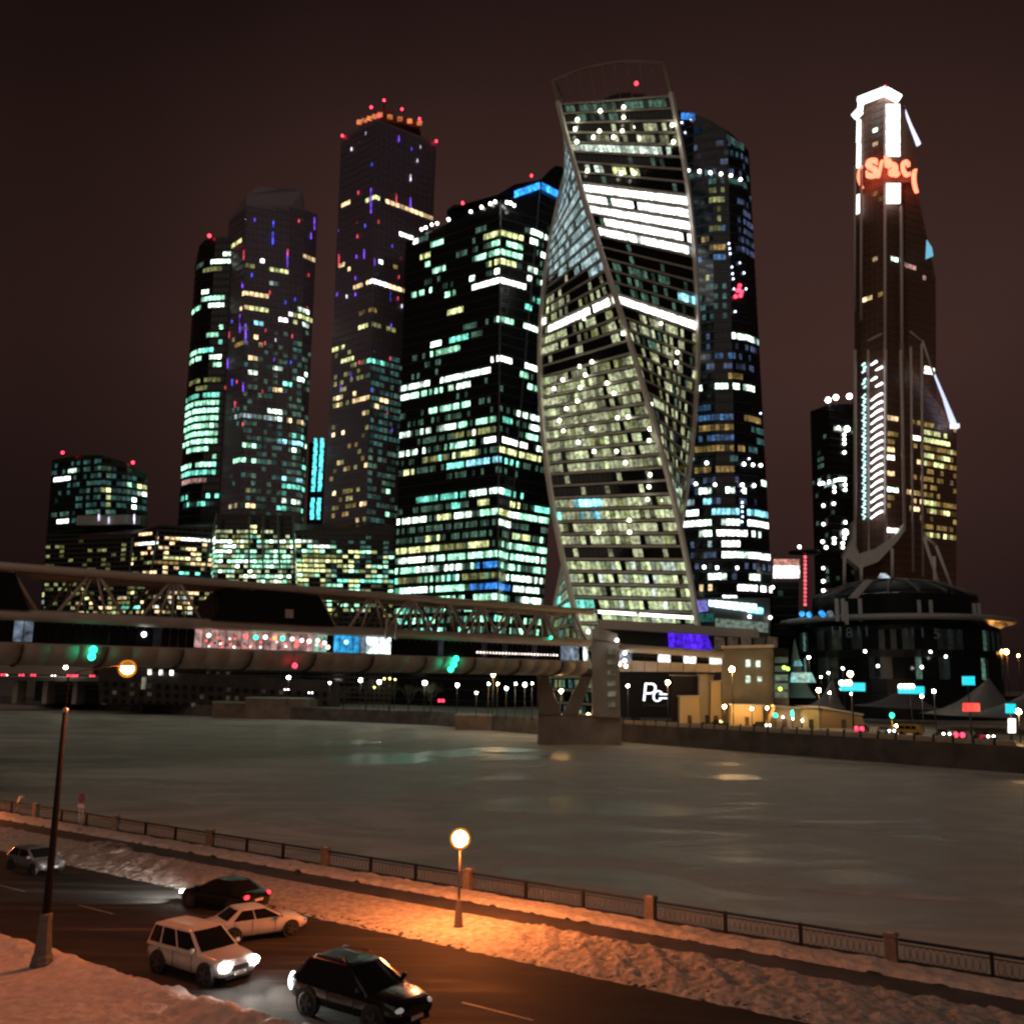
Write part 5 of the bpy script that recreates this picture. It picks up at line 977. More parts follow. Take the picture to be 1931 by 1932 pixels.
# pier with lift tower, then the landing span
PC = M('pier_concrete', (.34, .29, .25), .8, var=.2, scale=.25, bump=.3)
PY = 236.0
def pz(x, y, Y=PY): return P(x, y, Y)
def slab(t, q, depth, mat, nm, Y=PY):
    m = MB(); a = [P(x, y, Y) for x, y in q]; m.hexa(a, [v + Vector((0.06 * depth, depth, 0)) for v in a]); return m.build(nm, mat, t, fix=True)
t = thing('bridge_pier', 'concrete V-legged bridge pier with a lit lift tower at the far bank', 'pier', pz(1090, 1398))
slab(t, ((1013, 1412), (1172, 1412), (1171, 1350), (1015, 1348)), 9, PC, 'footing')
slab(t, ((1016, 1350), (1058, 1350), (1032, 1272), (1012, 1272)), 7, PC, 'leg')
slab(t, ((1060, 1350), (1090, 1350), (1118, 1272), (1098, 1272)), 7, PC, 'leg')
slab(t, ((1012, 1274), (1120, 1276), (1120, 1262), (1012, 1260)), 8, PC, 'crosshead')
slab(t, ((1118, 1352), (1170, 1354), (1166, 1200), (1116, 1186)), 9, M('lift_tower_cladding', (.42, .38, .33), .7, var=.15, scale=.3), 'lift_tower', PY - 2)
slab(t, ((1110, 1204), (1170, 1214), (1164, 1196), (1122, 1180)), 10, PC, 'tower_cap', PY - 2.6)
slab(t, ((1076, 1222), (1118, 1224), (1118, 1190), (1076, 1188)), 7, M('pier_room', (.34, .33, .26), .7), 'machine_room', PY - 3)
panel(t, lambda x, y: (x, y), ((1080, 1216), (1108, 1217), (1108, 1196), (1080, 1195)), PY - 3.4, EM('room_glow', (.45, .48, .28), .35, .3), 'window')
lamps(t, [P(x, y, PY - 4.2) for x, y in ((1109, 1192), (1163, 1208))], .45, WHITE_L, 'lamp')
for k in range(6):
    y = 1225 + k * 20; panel(t, lambda x, y: (x, y), ((1146, y + 9), (1160, y + 9), (1160, y), (1146, y)), PY - 2.3, EM('stair_glow', (.45, .42, .3), .16, .6), 'window')
t = thing('landing_span', 'short covered bridge span from the lift tower to the ochre building', 'bridge', pz(1265, 1262, 246))
a = [P(x, y, 244 + (x - 1166) * .06) for x, y in ((1168, 1256), (1260, 1264), (1362, 1268))]
for k in range(8):
    f = k / 8; g = (k + 1) / 8 - .006
    q = [P(1168 + 194 * f_, (1252 + 12 * f_), 243 + 12 * f_) for f_ in (f, g)]; tp_ = [P(1168 + 194 * f_, (1246 + 8 * f_), 242 + 12 * f_) for f_ in (f, g)]; bt_ = [P(1168 + 194 * f_, (1266 + 2 * f_), 245 + 12 * f_) for f_ in (f, g)]
    m = MB(); b = Vector((.5, 8, 0)); m.hexa([bt_[0], bt_[1], bt_[1] + b, bt_[0] + b], [tp_[0], tp_[1], tp_[1] + b, tp_[0] + b]); m.build('belly_panel', BRM, t, fix=True)
    w_ = [P(1168 + 194 * f_, 1228 + 12 * f_, 243 + 12 * f_) for f_ in (f, g)]
    m = MB(); m.slabq(tp_[0], tp_[1], w_[1], w_[0], .05); m.build('gallery_pane', {3: EM('gallery_bright', (1, 1, .95), 1.5, .3), 5: EM('gallery_bright', (1, 1, .95), 1.5, .3), 7: EM('gallery_bright', (1, 1, .95), 1.5, .3), 0: CLD}.get(k, BDK), t)
m = MB(); m.tube((P(1168, 1222, 242), P(1362, 1236, 254)), 1.0, 8); m.build('deck_beam', BRM, t)
m = MB(); q = [P(1168, 1226, 243), P(1362, 1240, 255)]; m.hexa([q[0], q[1], q[1] + Vector((.5, 8, 0)), q[0] + Vector((.5, 8, 0))], [v + Vector((0, 0, .5)) for v in (q[0], q[1], q[1] + Vector((.5, 8, 0)), q[0] + Vector((.5, 8, 0)))]); m.build('roof', BRT, t, fix=True)
lamps(t, [P(x, y, 242) for x, y in ((1178, 1232), (1178, 1246), (1168, 1254), (1180, 1257))], .45, WHITE_L, 'lamp')

# ================================================================== FAR BANK: ground, quay
FBK = [Vector((-900, 1180, 0))] + [PZ(x, y, -3.2) for x, y in ((0, 1328), (352, 1350), (811, 1368), (1173, 1400), (1560, 1431), (1918, 1459))]
FBK += [FBK[-1] + Vector((150, -206, 0)), FBK[-1] + Vector((1200, -1200, 0))]
for v in FBK: v.z = 0
ZB = 1.2
bm_pts = [(v.x, v.y, ZB) for v in FBK] + [(2600, 900, ZB), (2600, 5200, ZB), (-3200, 5200, ZB), (-3200, 1500, ZB)]
m = MB(); m.add(bm_pts, [tuple(range(len(bm_pts)))]); structure(m, 'far_ground', M('far_snowy_ground', (.22, .20, .19), .85, var=.4, scale=.03), fix=True)
QW = M('quay_stone', (.12, .10, .09), .8, var=.35, scale=.3, bump=.4)
for k in range(len(FBK) - 1):
    a, b = FBK[k], FBK[k + 1]; d = (b - a); n = Vector((d.y, -d.x, 0)).normalized()
    if n.y > 0: n = -n
    m = MB(); m.hexa([a + n * .3 + Vector((0, 0, -6)), b + n * .3 + Vector((0, 0, -6)), b - n * 1.2 + Vector((0, 0, -6)), a - n * 1.2 + Vector((0, 0, -6))], [a + Vector((0, 0, ZB + .1)), b + Vector((0, 0, ZB + .1)), b - n * 1.2 + Vector((0, 0, ZB + .1)), a - n * 1.2 + Vector((0, 0, ZB + .1))])
    structure(m, 'quay_wall', QW, fix=True)
# snowy ledges with iron posts along the right-hand quay
def along(f, k0=4, k1=6):   # 0..1 between quay points k0..k1
    L = [(FBK[i + 1] - FBK[i]).length for i in range(k0, k1)]; s = f * sum(L)
    for i, l_ in enumerate(L):
        if s <= l_ or i == len(L) - 1: d = (FBK[k0 + i + 1] - FBK[k0 + i]).normalized(); return FBK[k0 + i] + d * s, d
        s -= l_
qt = thing('quay_parapet', 'low snow topped parapet along the lit road on the far quay', 'parapet', along(.5)[0] + Vector((0, 0, ZB)))
N = 26
for k in range(N):
    (p, d), (q, _) = along(k / N), along((k + 1) / N); n = Vector((-d.y, d.x, 0)) * (1 if d.x * 0 - d.y > 0 else -1); n = n if n.y > 0 else -n
    a, b = p + n * .5 + d * .25, q + n * .5 - d * .25; z0, z1 = ZB + .1, ZB + .85
    m = MB(); m.hexa([v + Vector((0, 0, z0)) for v in (a, b, b + n * .5, a + n * .5)], [v + Vector((0, 0, z1)) for v in (a, b, b + n * .5, a + n * .5)]); pl = m.build('parapet_block', M('sandy_parapet', (.5, .42, .30), .8, var=.2, scale=1), qt, fix=True)
    m = MB(); m.hexa([v + Vector((0, 0, z1 + .01)) for v in (a, b, b + n * .5, a + n * .5)], [v + Vector((0, 0, z1 + .2)) for v in (a, b, b + n * .5, a + n * .5)]); m.build('snow_cap', SNOW, pl, fix=True)
    m = MB(); m.box(p + n * .75 + Vector((0, 0, ZB)), .4, .4, 1.5); m.build('post', IRON, qt)
frd = [along(k / 12)[0] + Vector((8 if k else 0, 5, 0)) for k in range(13)]
m = MB()
for k in range(12):
    p, d = along(k / 12); q, _ = along((k + 1) / 12); n = Vector((-d.y, d.x, 0)); n = n if n.y > 0 else -n
    m.quad(*[v + Vector((0, 0, ZB + .006)) for v in (p + n * 3, q + n * 3, q + n * 18, p + n * 18)])
structure(m, 'far_road', M('far_asphalt', (.07, .062, .055), .6, var=.3, scale=.2), fix=True)

# ================================================================== FAR BANK: buildings
TANM = M('tan_render', (.17, .155, .12), .85, var=.2, scale=.2)
def quadblock(t, q, Y, depth, mat, nm, z=None):
    m = MB(); a = [P(x, y, Y) for x, y in q]
    if z is not None:
        for v in a[:2]: v.z = z
    m.hexa(a, [v + Vector((.12 * depth, depth, 0)) for v in a]); return m.build(nm, mat, t, fix=True)
ident = lambda x, y: (x, y)
def zR(x, y): return 1132 + .4138 * x, 1085 + .4138 * y
t = thing('ochre_building', 'plain ochre building with four small lit windows at the bridge landing', 'building', P(1410, 1335, 262).xy.to_3d())
quadblock(t, (zR(555, 610), zR(785, 620), zR(790, 335), zR(552, 340)), 258, 22, TANM, 'wall', ZB)
for x, y, w_, h_ in ((672, 403, 9, 16), (718, 405, 8, 14), (672, 475, 9, 16), (725, 474, 8, 10)): panel(t, zR, ((x - w_, y + h_), (x + w_, y + h_), (x + w_, y - h_), (x - w_, y - h_)), 257.6, EM('small_window', (.8, .95, .75), 1.3, .2), 'window')
m = MB(); q = [P(*zR(x, y), 257.3) for x, y in ((548, 336), (793, 331))]; m.hexa([q[0], q[1], q[1] + Vector((2, 23, 0)), q[0] + Vector((2, 23, 0))], [v + Vector((0, 0, .8)) for v in (q[0], q[1], q[1] + Vector((2, 23, 0)), q[0] + Vector((2, 23, 0)))]); m.build('roof', M('snowy_roof', (.45, .42, .40), .8), t, fix=True)
t = thing('stair_block', 'dark glazed stair block with green lamps beside the ochre building', 'building', P(1475, 1335, 259).xy.to_3d())
quadblock(t, (zR(787, 620), zR(858, 612), zR(858, 335), zR(791, 333)), 257.5, 20, GLASS, 'wall', ZB)
for k in range(5): panel(t, zR, ((795, 400 + k * 40), (852, 400 + k * 40), (852, 375 + k * 40), (795, 375 + k * 40)), 257.2, WM('d'), 'window')
lamps(t, [P(*zR(x, y), 256) for x, y in ((838, 422), (855, 428), (820, 520))], .5, EM('lime_lamp', (.5, 1, .1), 3, .3, False, False), 'lamp')
# long lit pavilion below the spiral tower and the stepped slabs round it
t = thing('glass_pavilion', 'low pavilion with a violet lit glass front below the spiral tower', 'building', P(1290, 1230, 300).xy.to_3d())
quadblock(t, ((1130, 1330), (1420, 1330), (1420, 1188), (1130, 1172)), 300, 18, M('pavilion_dark', (.02, .018, .018), .6), 'wall', ZB)
for k in range(6): panel(t, ident, ((1262 + k * 14, 1228), (1274 + k * 14, 1228), (1270 + k * 12, 1186), (1259 + k * 12, 1186)), 299.5, EM('violet_glass', (.10, .02, 1), .75, .5), 'glass_panel')
quadblock(t, ((1128, 1185), (1432, 1204), (1430, 1188), (1128, 1168)), 296, 22, M('snowy_roof', (.45, .42, .40), .8), 'roof')
for k in range(5): panel(t, zR, ((520 + k * 60, 330), (565 + k * 60, 332), (565 + k * 60, 285), (520 + k * 60, 280)), 299.4, EM('brown_room', (.30, .2, .13), .12, .5), 'window')
t = thing('lit_showroom', 'bright white and cyan storefront at the foot of the bow-fronted tower', 'shop', P(1390, 1160, 330).xy.to_3d())
quadblock(t, ((1305, 1290), (1452, 1290), (1452, 1128), (1305, 1128)), 340, 16, M('showroom_wall', (.05, .06, .06), .5), 'wall', ZB)
for k in range(8): panel(t, z5, ((1090 + k * 36, 1672 + k * 5), (1122 + k * 36, 1676 + k * 5), (1122 + k * 36, 1640 + k * 3), (1090 + k * 36, 1636 + k * 3)), 339.5, EM('showroom_white', (.75, 1, 1), 2.2, .3), 'window')
for q in range(3): panel(t, z5, ((1320 + q * 32, 1710 + q * 3), (1348 + q * 32, 1714 + q * 3), (1348 + q * 32, 1684), (1320 + q * 32, 1680)), 339.4, WM('c'), 'window')
panel(t, z5, ((1005, 1715), (1085, 1700), (1075, 1635), (1003, 1640)), 339.4, EM('lilac_panel', (.28, .26, .85), .5, .2), 'lilac_panel')
panel(t, z5, ((1008, 1765), (1120, 1765), (1120, 1715), (1008, 1720)), 339.3, EM('deep_teal_panel', (.03, .25, .2), .25, .2), 'teal_panel')
panel(t, z5, ((1130, 1800), (1440, 1830), (1440, 1770), (1130, 1745)), 339.2, EM('grey_green_panel', (.35, .45, .36), .28, .3), 'fascia')
lamps(t, [P(*z5(x, y), 338) for x, y in ((1333, 1735), (1456, 1740), (1470, 1560))], .6, WHITE_L, 'lamp')
# round shopping arcade below the ochre tower
MC = P(1690, 1250, 345).xy.to_3d(); MR = 37.0
t = thing('round_arcade', 'dark round arcade building with a domed ribbed roof below the ochre tower', 'building', MC)
m = MB(); m.lathe(MC, ((MR + 1.5, 0), (MR + 1.5, 9), (MR - 3, 9.1), (MR - 3, 31.5), (MR, 33)), 40, sm=False); m.build('drum', M('arcade_glass', (.010, .012, .014), .3, spec=.25), t)
m = MB(); m.lathe(MC, ((MR + 1, 33.0), (MR + 2.4, 33.6), (MR + 2.4, 34.6), (MR, 35)), 40); m.build('cornice_ring', M('pale_ring', (.32, .34, .36), .4), t)
m = MB(); m.lathe(MC, ((MR - 9, 35), (MR - 9, 42.5), (MR - 11, 43)), 40, sm=False); m.build('upper_drum', GLASS, t)
m = MB(); m.lathe(MC, ((MR - 10, 42.6), (MR - 14, 44.6), (MR - 21, 47.2), (5, 49), (.5, 49.3)), 28); m.build('dome', M('dome_glass', (.015, .018, .022), .5, spec=.2), t)
for k in range(18):
    a = 6.28318 * k / 18 + .1; d = Vector((math.cos(a), math.sin(a), 0)); m = MB()
    m.tube([MC + d * r_ + Vector((0, 0, h_)) for r_, h_ in ((MR - 9.2, 43.2), (MR - 13.7, 45.2), (MR - 20.6, 47.8), (5, 49.5))], .45, 5); m.build('dome_rib', M('pale_rib_steel', (.16, .17, .18), .6), t)
for k in range(60):
    a = math.pi + math.pi * (k + .5) / 60; d = Vector((math.cos(a), math.sin(a), 0)); e = Vector((-d.y, d.x, 0))
    for z, r_, h_, w_ in ((14, MR - 3, 7, .9), (23.5, MR - 3, 6.5, .9)):
        c = MC + d * r_ + Vector((0, 0, z)); rr = rnd.random()
        m = MB(); m.slabq(c - e * w_, c + e * w_, c + e * w_ + Vector((0, 0, h_)), c - e * w_ + Vector((0, 0, h_)), .2); m.build('window', WM('d') if rr < .04 else EM('faint_room', (.06, .12, .12), .05, .8) if rr < .4 else PANE, t)
for k, (x, y) in enumerate(((300, 1640), (340, 1640), (360, 1660), (450, 1640), (830, 1650), (905, 1650), (1185, 1670), (1215, 1670))):
    p = P(*z7(x, y + 30), 316); m = MB(); m.box(p - Vector((0, 0, 4)), 1.1, .6, 7.5); m.build('pale_fin', M('pale_fin_panel', (.42, .44, .45), .5), t)
panel(t, z7, ((370, 1600), (430, 1600), (530, 1480), (480, 1480)), 322, M('pale_fin_panel', (.42, .44, .45), .5), 'skylight')
panel(t, z7, ((560, 1470), (640, 1470), (610, 1440), (580, 1440)), 324, EM('skylight_glow', (.6, .75, .85), .5, .3), 'skylight')
panel(t, z7, ((870, 1610), (1100, 1615), (1040, 1560), (900, 1570)), 322, M('pale_fin_panel', (.42, .44, .45), .5), 'skylight')
lamps(t, [P(*z7(x, y), 307) for x, y in ((75, 1700), (120, 1705), (200, 1695), (210, 1705))], .9, BLUE_L, 'blue_lamp')
lamps(t, [P(*z7(255, 1700), 307)], 1.1, WM('v'), 'lamp')
lamps(t, [P(*zR(x, y), 303) for x, y in ((1207, 348), (1505, 350), (1575, 372), (1265, 415), (1465, 420))], .45, WHITE_L, 'facade_lamp')
REFL = EM('faint_reflection', (.2, .26, .26), .07, .2)  # figure-like reflections on the drum, painted as faint glowing glyphs
for ch, x, y in (('8', 1135, 285), ('1', 1060, 280), ('1', 1095, 280), ('1', 1180, 280), ('1', 1215, 280), ('1', 1395, 285), ('1', 1425, 285), ('1', 1470, 285), ('5', 1535, 290)): text(t, ch, P(*zR(x, y), 306), 4.6, REFL, .1, name='reflection_glyph')
# white-walled cable tent, snow-covered tents at the right, signs
def tent(name, label, base, apex, Y, depth, mat, cat='tent'):
    t = thing(name, label, cat, P(*base[0], Y).xy.to_3d() + Vector((0, 0, ZB)))
    m = MB(); b = [P(x, y, Y) for x, y in base]
    for v in b: v.z = max(ZB, v.z)
    a = P(*apex, Y + depth * .5); bk = [v + Vector((.1 * depth, depth, 0)) for v in b]; N = len(b); rows = []
    for i in range(9):
        f = i / 8; c = 1 - (1 - f) ** 1.8
        rows.append([(v + (a - v) * f) * 1 + Vector((0, 0, -(a.z - v.z) * .22 * math.sin(math.pi * f))) for v in b + bk[::-1]])
    n = 2 * N; m.add([v for r_ in rows for v in r_], [(i * n + j, i * n + (j + 1) % n, (i + 1) * n + (j + 1) % n, (i + 1) * n + j) for i in range(8) for j in range(n)], 0, True)
    m.build('canvas', mat, t, fix=True); return t
TW = M('tent_canvas', (.17, .185, .20), .7)
t = tent('cable_tent', 'teal lit cone shaped tent canvas right of the ochre building', (zR(862, 560), zR(985, 560)), zR(885, 285), 262, 16, M('teal_canvas', (.12, .22, .22), .6))
for q, c in ((((865, 490), (980, 490), (960, 445), (870, 445)), (.25, .8, .75)), (((880, 415), (920, 415), (910, 390), (885, 390)), (.1, .7, .8))): panel(t, zR, q, 260, EM('tent_glow_%d' % int(c[0] * 100), c, .42, .4), 'lit_panel')
tent('market_tent', 'broad grey snow covered tent behind the red sign', (zR(1570, 640), zR(1990, 660)), zR(1770, 468), 232, 20, TW)
tent('market_tent', 'grey snow covered tent at the right edge with a white ridge', (zR(1740, 640), zR(2150, 650)), zR(2000, 505), 214, 16, TW)
tent('market_tent', 'low dim tent behind the cyan signs', (zR(1225, 600), zR(1600, 620)), zR(1390, 510), 268, 18, M('dim_canvas', (.09, .085, .10), .7))
tent('market_tent', 'small grey tent with a lit edge beside the cyan cone tent', (zR(985, 600), zR(1120, 610)), zR(1060, 470), 266, 14, M('dim_canvas', (.09, .085, .10), .7))
CY = EM('cyan_sign', (.02, .75, .85), 1.1, 0); RS = EM('red_sign', (1, .05, .04), 1.4, 0); WS = EM('white_sign', (1, 1, .95), 2.2, 0)
for nm, lb, q, Y, mat, post in (('lit_sign', 'cyan sign with white lamps over its left end', ((1092, 528), (1206, 530), (1206, 492), (1092, 490)), 226, CY, 700), ('lit_sign', 'cyan sign with a white strip along its top', ((1358, 540), (1476, 543), (1474, 508), (1354, 505)), 215, CY, 700), ('lit_sign', 'square cyan sign high before the broad grey tent', ((1650, 502), (1706, 502), (1704, 462), (1648, 462)), 214, CY, 700), ('lit_sign', 'red sign in front of the broad grey tent', ((1650, 622), (1728, 622), (1726, 584), (1652, 584)), 190, RS, 720), ('lit_sign', 'cyan sign at the right edge above a white light box', ((1846, 630), (1892, 632), (1890, 588), (1846, 586)), 182, CY, 740), ('lit_sign', 'tall white light box at the right edge of the quay road', ((1858, 720), (1890, 720), (1890, 655), (1858, 655)), 180, WS, 730)):
    t = thing(nm, lb, 'sign', Vector((*P(*zR((q[0][0] + q[1][0]) / 2, 500), Y).xy, ZB)), 0, 'lit signs on the far quay')
    m = MB(); a = [P(*zR(*v), Y) for v in q]; m.slabq(*a, .25); m.build('panel', mat, t)
    m = MB(); b = (a[0] + a[1]) / 2 + Vector((0, .3, 0)); m.tube((b, Vector((b.x, b.y, ZB))), .15, 6); m.build('post', IRON, t)
    if q[0][0] in (1092, 1358):
        o = 12 if q[0][0] == 1092 else 15
        lamps(t, [P(*zR(q[3][0] + dx, q[3][1] + 2), Y - .6) for dx in ((8, 30, 42) if o == 12 else (15, 35, 55, 68))], .65 if o == 12 else .5, WHITE_L, 'lamp')
t = thing('letter_sign', 'white lit cyrillic letters standing on the quay right of the bridge pier', 'sign', Vector((*P(*zR(250, 600), 250).xy, ZB)))
LW = EM('letter_white', (.85, .88, 1), 2.6, 0, False, False)
for ch, x, y, sz in (('Р', 220, 575, 6.4), ('с', 258, 577, 5.2), ('=', 284, 582, 4.6)): text(t, ch, P(*zR(x, y), 250), sz, LW, .3, .12, bold=-.012)
m = MB(); a = P(*zR(195, 596), 250.6); b = P(*zR(305, 600), 250.6); m.slabq(a, b, b + Vector((0, 0, .5)), a + Vector((0, 0, .5)), .4); m.build('base_bar', IRON, t)
# warm lit huts and walls behind the quay road
for i, (q, Y, mat, lb) in enumerate((
    (((595, 665), (742, 668), (740, 598), (598, 594)), 250, M('hut_cream', (.55, .42, .22), .8), 'cream hut lit amber below the ochre building'),
    (((765, 690), (918, 696), (916, 612), (800, 600)), 240, M('hut_umber', (.30, .20, .10), .8), 'umber hut with green lamps on the quay road'),
    (((918, 696), (1006, 698), (1004, 606), (920, 604)), 238, M('hut_yellow', (.55, .46, .20), .8), 'mustard yellow hut wall beside the umber hut'),
    (((1006, 700), (1215, 702), (1190, 640), (1010, 606)), 238, M('hut_umber', (.30, .20, .10), .8), 'long sloping umber wall right of the mustard hut'),
    (((450, 612), (520, 614), (516, 460), (452, 458)), 262, M('hut_pale', (.52, .47, .36), .8), 'narrow pale annex left of the ochre building'),
    (((500, 618), (552, 618), (550, 485), (506, 490)), 259, M('hut_cream', (.55, .42, .22), .8), 'cream lean-to against the ochre building'),
    (((360, 608), (452, 610), (450, 555), (362, 556)), 258, M('hut_cream', (.55, .42, .22), .8), 'low cream kiosk under the landing span'),
    (((325, 540), (450, 545), (450, 462), (325, 460)), 268, M('dark_shed_wall', (.04, .035, .03), .8), 'dark shed wall under the landing span'))):
    t = thing('hut', lb, 'hut', Vector((*P(*zR(*q[0]), Y).xy, ZB)), 0, 'huts on the far quay')
    quadblock(t, [zR(*v) for v in q], Y, 7, mat, 'wall', ZB)
    m = MB(); a = [P(*zR(*v), Y) for v in (q[3], q[2])]; a = [a[0] + Vector((-.4, -.5, 0)), a[1] + Vector((.4, -.5, 0))]; bk = Vector((.9, 8.2, 0)); v4 = [a[0], a[1], a[1] + bk, a[0] + bk]
    m.hexa(v4, [v + Vector((0, 0, .35)) for v in v4]); m.build('roof', M('snowy_roof', (.45, .42, .40), .8), t, fix=True)
    zc_ = (P(*zR(*q[0]), Y).x + P(*zR(*q[1]), Y).x) / 2; m = MB(); m.box((zc_, Y - .08, ZB), 1.1, .12, 2.1); m.build('door', M('hut_door', (.08, .05, .03), .7), t)
# far left: long dark quay warehouse, viaduct with stopped traffic
t = thing('quay_warehouse', 'long dark warehouse on the far bank with three lit windows', 'building', P(310, 1340, 400).xy.to_3d())
m = MB(); a = [P(185, 1348, 398), P(640, 1352, 384)]; 
for v in a: v.z = ZB
b = [P(185, 1262, 398), P(640, 1285, 384)]; bk = Vector((-4, 22, 0)); m.hexa([a[0], a[1], a[1] + bk, a[0] + bk], [b[0], b[1], b[1] + bk, b[0] + bk]); m.build('wall', M('soot_brick', (.05, .04, .036), .85, var=.3, scale=.3), t, fix=True)
for x, y in ((283, 1268), (304, 1269), (324, 1269.5)): panel(t, ident, ((x - 3, y + 5), (x + 3, y + 5), (x + 3, y - 5), (x - 3, y - 5)), 394 - (x - 283) * .03, EM('small_white_window', (1, 1, .9), 1.6, .2), 'window')
for k in range(26):
    for r_ in range(3):
        x = 200 + k * 16.5; y = 1290 + r_ * 16 + k * .8; Y = 397.7 - 14 * (x - 185) / 455; panel(t, ident, ((x - 3.5, y + 4), (x + 3.5, y + 4), (x + 3.5, y - 4), (x - 3.5, y - 4)), Y, PANE if rnd.random() < .8 else EM('dim_brown_window', (.3, .22, .15), .10, .6), 'window')
panel(t, ident, ((267, 1300), (275, 1300), (276, 1278), (269, 1278)), 393, EM('pale_door_glow', (.5, .5, .35), .35, .1), 'lit_doorway')
for i, (x0, x1, y0, y1, Y, lb) in enumerate(((462, 580, 1318, 1362, 366, 'brown concrete landing block on the far bank under the bridge'), (400, 462, 1326, 1362, 374, 'smaller dark landing block left of the brown one'), (858, 932, 1350, 1384, 300, 'sandy concrete landing stage left of the pier'))):
    t = thing('landing_block', lb, 'landing', Vector((*P((x0 + x1) / 2, y1, Y).xy, -3.2)), 0, 'landing blocks at the far water edge')
    quadblock(t, ((x0, y1), (x1, y1 + 2), (x1, y0 + 2), (x0, y0)), Y, 12, M('landing_concrete', (.22, .16, .12), .85, var=.25, scale=.3), 'block', -3.2)
    m = MB(); a = [P(x0, y0, Y - .3), P(x1, y0 + 2, Y - .3)]; bk = Vector((0, 12.3, 0)); v4 = [a[0], a[1], a[1] + bk, a[0] + bk]; m.hexa(v4, [v + Vector((0, 0, .5)) for v in v4]); m.build('snow_cap', DSNOW, t, fix=True)
t = thing('road_viaduct', 'far road viaduct carrying queued traffic at the left edge', 'viaduct', P(110, 1290, 420).xy.to_3d())
va = [P(-60, 1272, 420), P(255, 1284, 420)]; zv = (va[0].z + va[1].z) / 2
m = MB(); bk = Vector((0, 16, 0)); a = [Vector((v.x, v.y, zv - 1.6)) for v in va]; v4 = [a[0], a[1], a[1] + bk, a[0] + bk]; m.hexa(v4, [v + Vector((0, 0, 1.6)) for v in v4]); m.build('deck', M('viaduct_concrete', (.12, .10, .09), .85), t, fix=True)
m = MB(); m.hexa([Vector((va[0].x, 420, zv)), Vector((va[1].x, 420, zv)), Vector((va[1].x, 420.4, zv)), Vector((va[0].x, 420.4, zv))], [Vector((va[0].x, 420, zv + .5)), Vector((va[1].x, 420, zv + .5)), Vector((va[1].x, 420.4, zv + .5)), Vector((va[0].x, 420.4, zv + .5))]); m.build('parapet', CONC, t, fix=True)
for k in range(6): m = MB(); m.box((va[0].x + 6 + k * 13, 428, 0), 2, 8, zv - 1.6); m.build('column', CONC, t)
m = MB(); a = [P(0, 1262, 445), P(250, 1268, 445)]; m.slabq(P(0, 1272, 445), P(250, 1276, 445), a[1] + Vector((0, 0, 1)), a[0] + Vector((0, 0, 3)), 1); m.build('noise_wall', M('pale_barrier', (.32, .26, .22), .8), t)

# ---- small cars on the far bank
def far_car(label, pos, rz, col, front, rear, group='cars on the far bank'):
    t = thing('far_car', label, 'car', pos, rz, group)
    m = MB(); m.hexa([Vector((x, y, .25)) for x, y in ((-2.1, -.85), (2.1, -.85), (2.1, .85), (-2.1, .85))], [Vector((x, y, .9)) for x, y in ((-2.15, -.8), (1.95, -.8), (1.95, .8), (-2.15, .8))]); m.build('body', col, t, False)
    m = MB(); m.hexa([Vector((x, y, .9)) for x, y in ((-1.7, -.76), (1.0, -.76), (1.0, .76), (-1.7, .76))], [Vector((x, y, 1.42)) for x, y in ((-1.3, -.6), (.3, -.6), (.3, .6), (-1.3, .6))]); m.build('cabin', CARGLASS, t, False)
    for x in (-1.3, 1.3):
        for y in (-.8, .8): m = MB(); m.lathe((x, y, .32), ((.32, -.1), (.32, .1)), 10, axis='y', sm=False); m.build('wheel', TYRE, t, False)
    for y in (-.6, .6):
        m = MB(); m.ball((2.05, y, .68), .26 if front else .15, 6, 4); m.build('headlight', EM('far_headlight', (1, .98, .92), 9, .2, False, False) if front else RIM, t, False)
        m = MB(); m.ball((-2.15, y, .72), .52 if rear else .14, 6, 4); m.build('tail_light', EM('far_tail_light', (1, .03, .07), 5, .2, False, False) if rear else M('tail_lens', (.25, .012, .015), .3), t, False)
    return t
DK = paint('dark_far_paint', (.03, .03, .035)); LT = paint('light_far_paint', (.4, .4, .4)); YP = paint('yellow_far_paint', (.5, .36, .10))
for i, (x, mode, lb) in enumerate(((8, 'r', 'queued car with red tail lights at the very left of the viaduct'), (12, 'f', 'oncoming car with white headlights at the left end of the viaduct'), (42, 'r', 'queued car with paired tail lights second along the viaduct'), (64, 'r', 'queued car with one bright tail light third along the viaduct'), (102, 'f', 'oncoming car with bright headlights mid viaduct'), (132, 'r', 'queued car with glaring tail lights mid viaduct'), (143, 'r', 'queued car just right of the glaring tail lights'), (175, 'r', 'queued car with pinkish tail lights near the orange lamp'), (238, 'r', 'last queued car below the orange lamp on the viaduct'))):
    p = P(x, 1276, 424 + (i % 3) * 3); p.z = zv
    far_car(lb, p, R(108 if mode == 'r' else -72), DK, mode == 'f', mode == 'r', 'cars queued on the far viaduct')
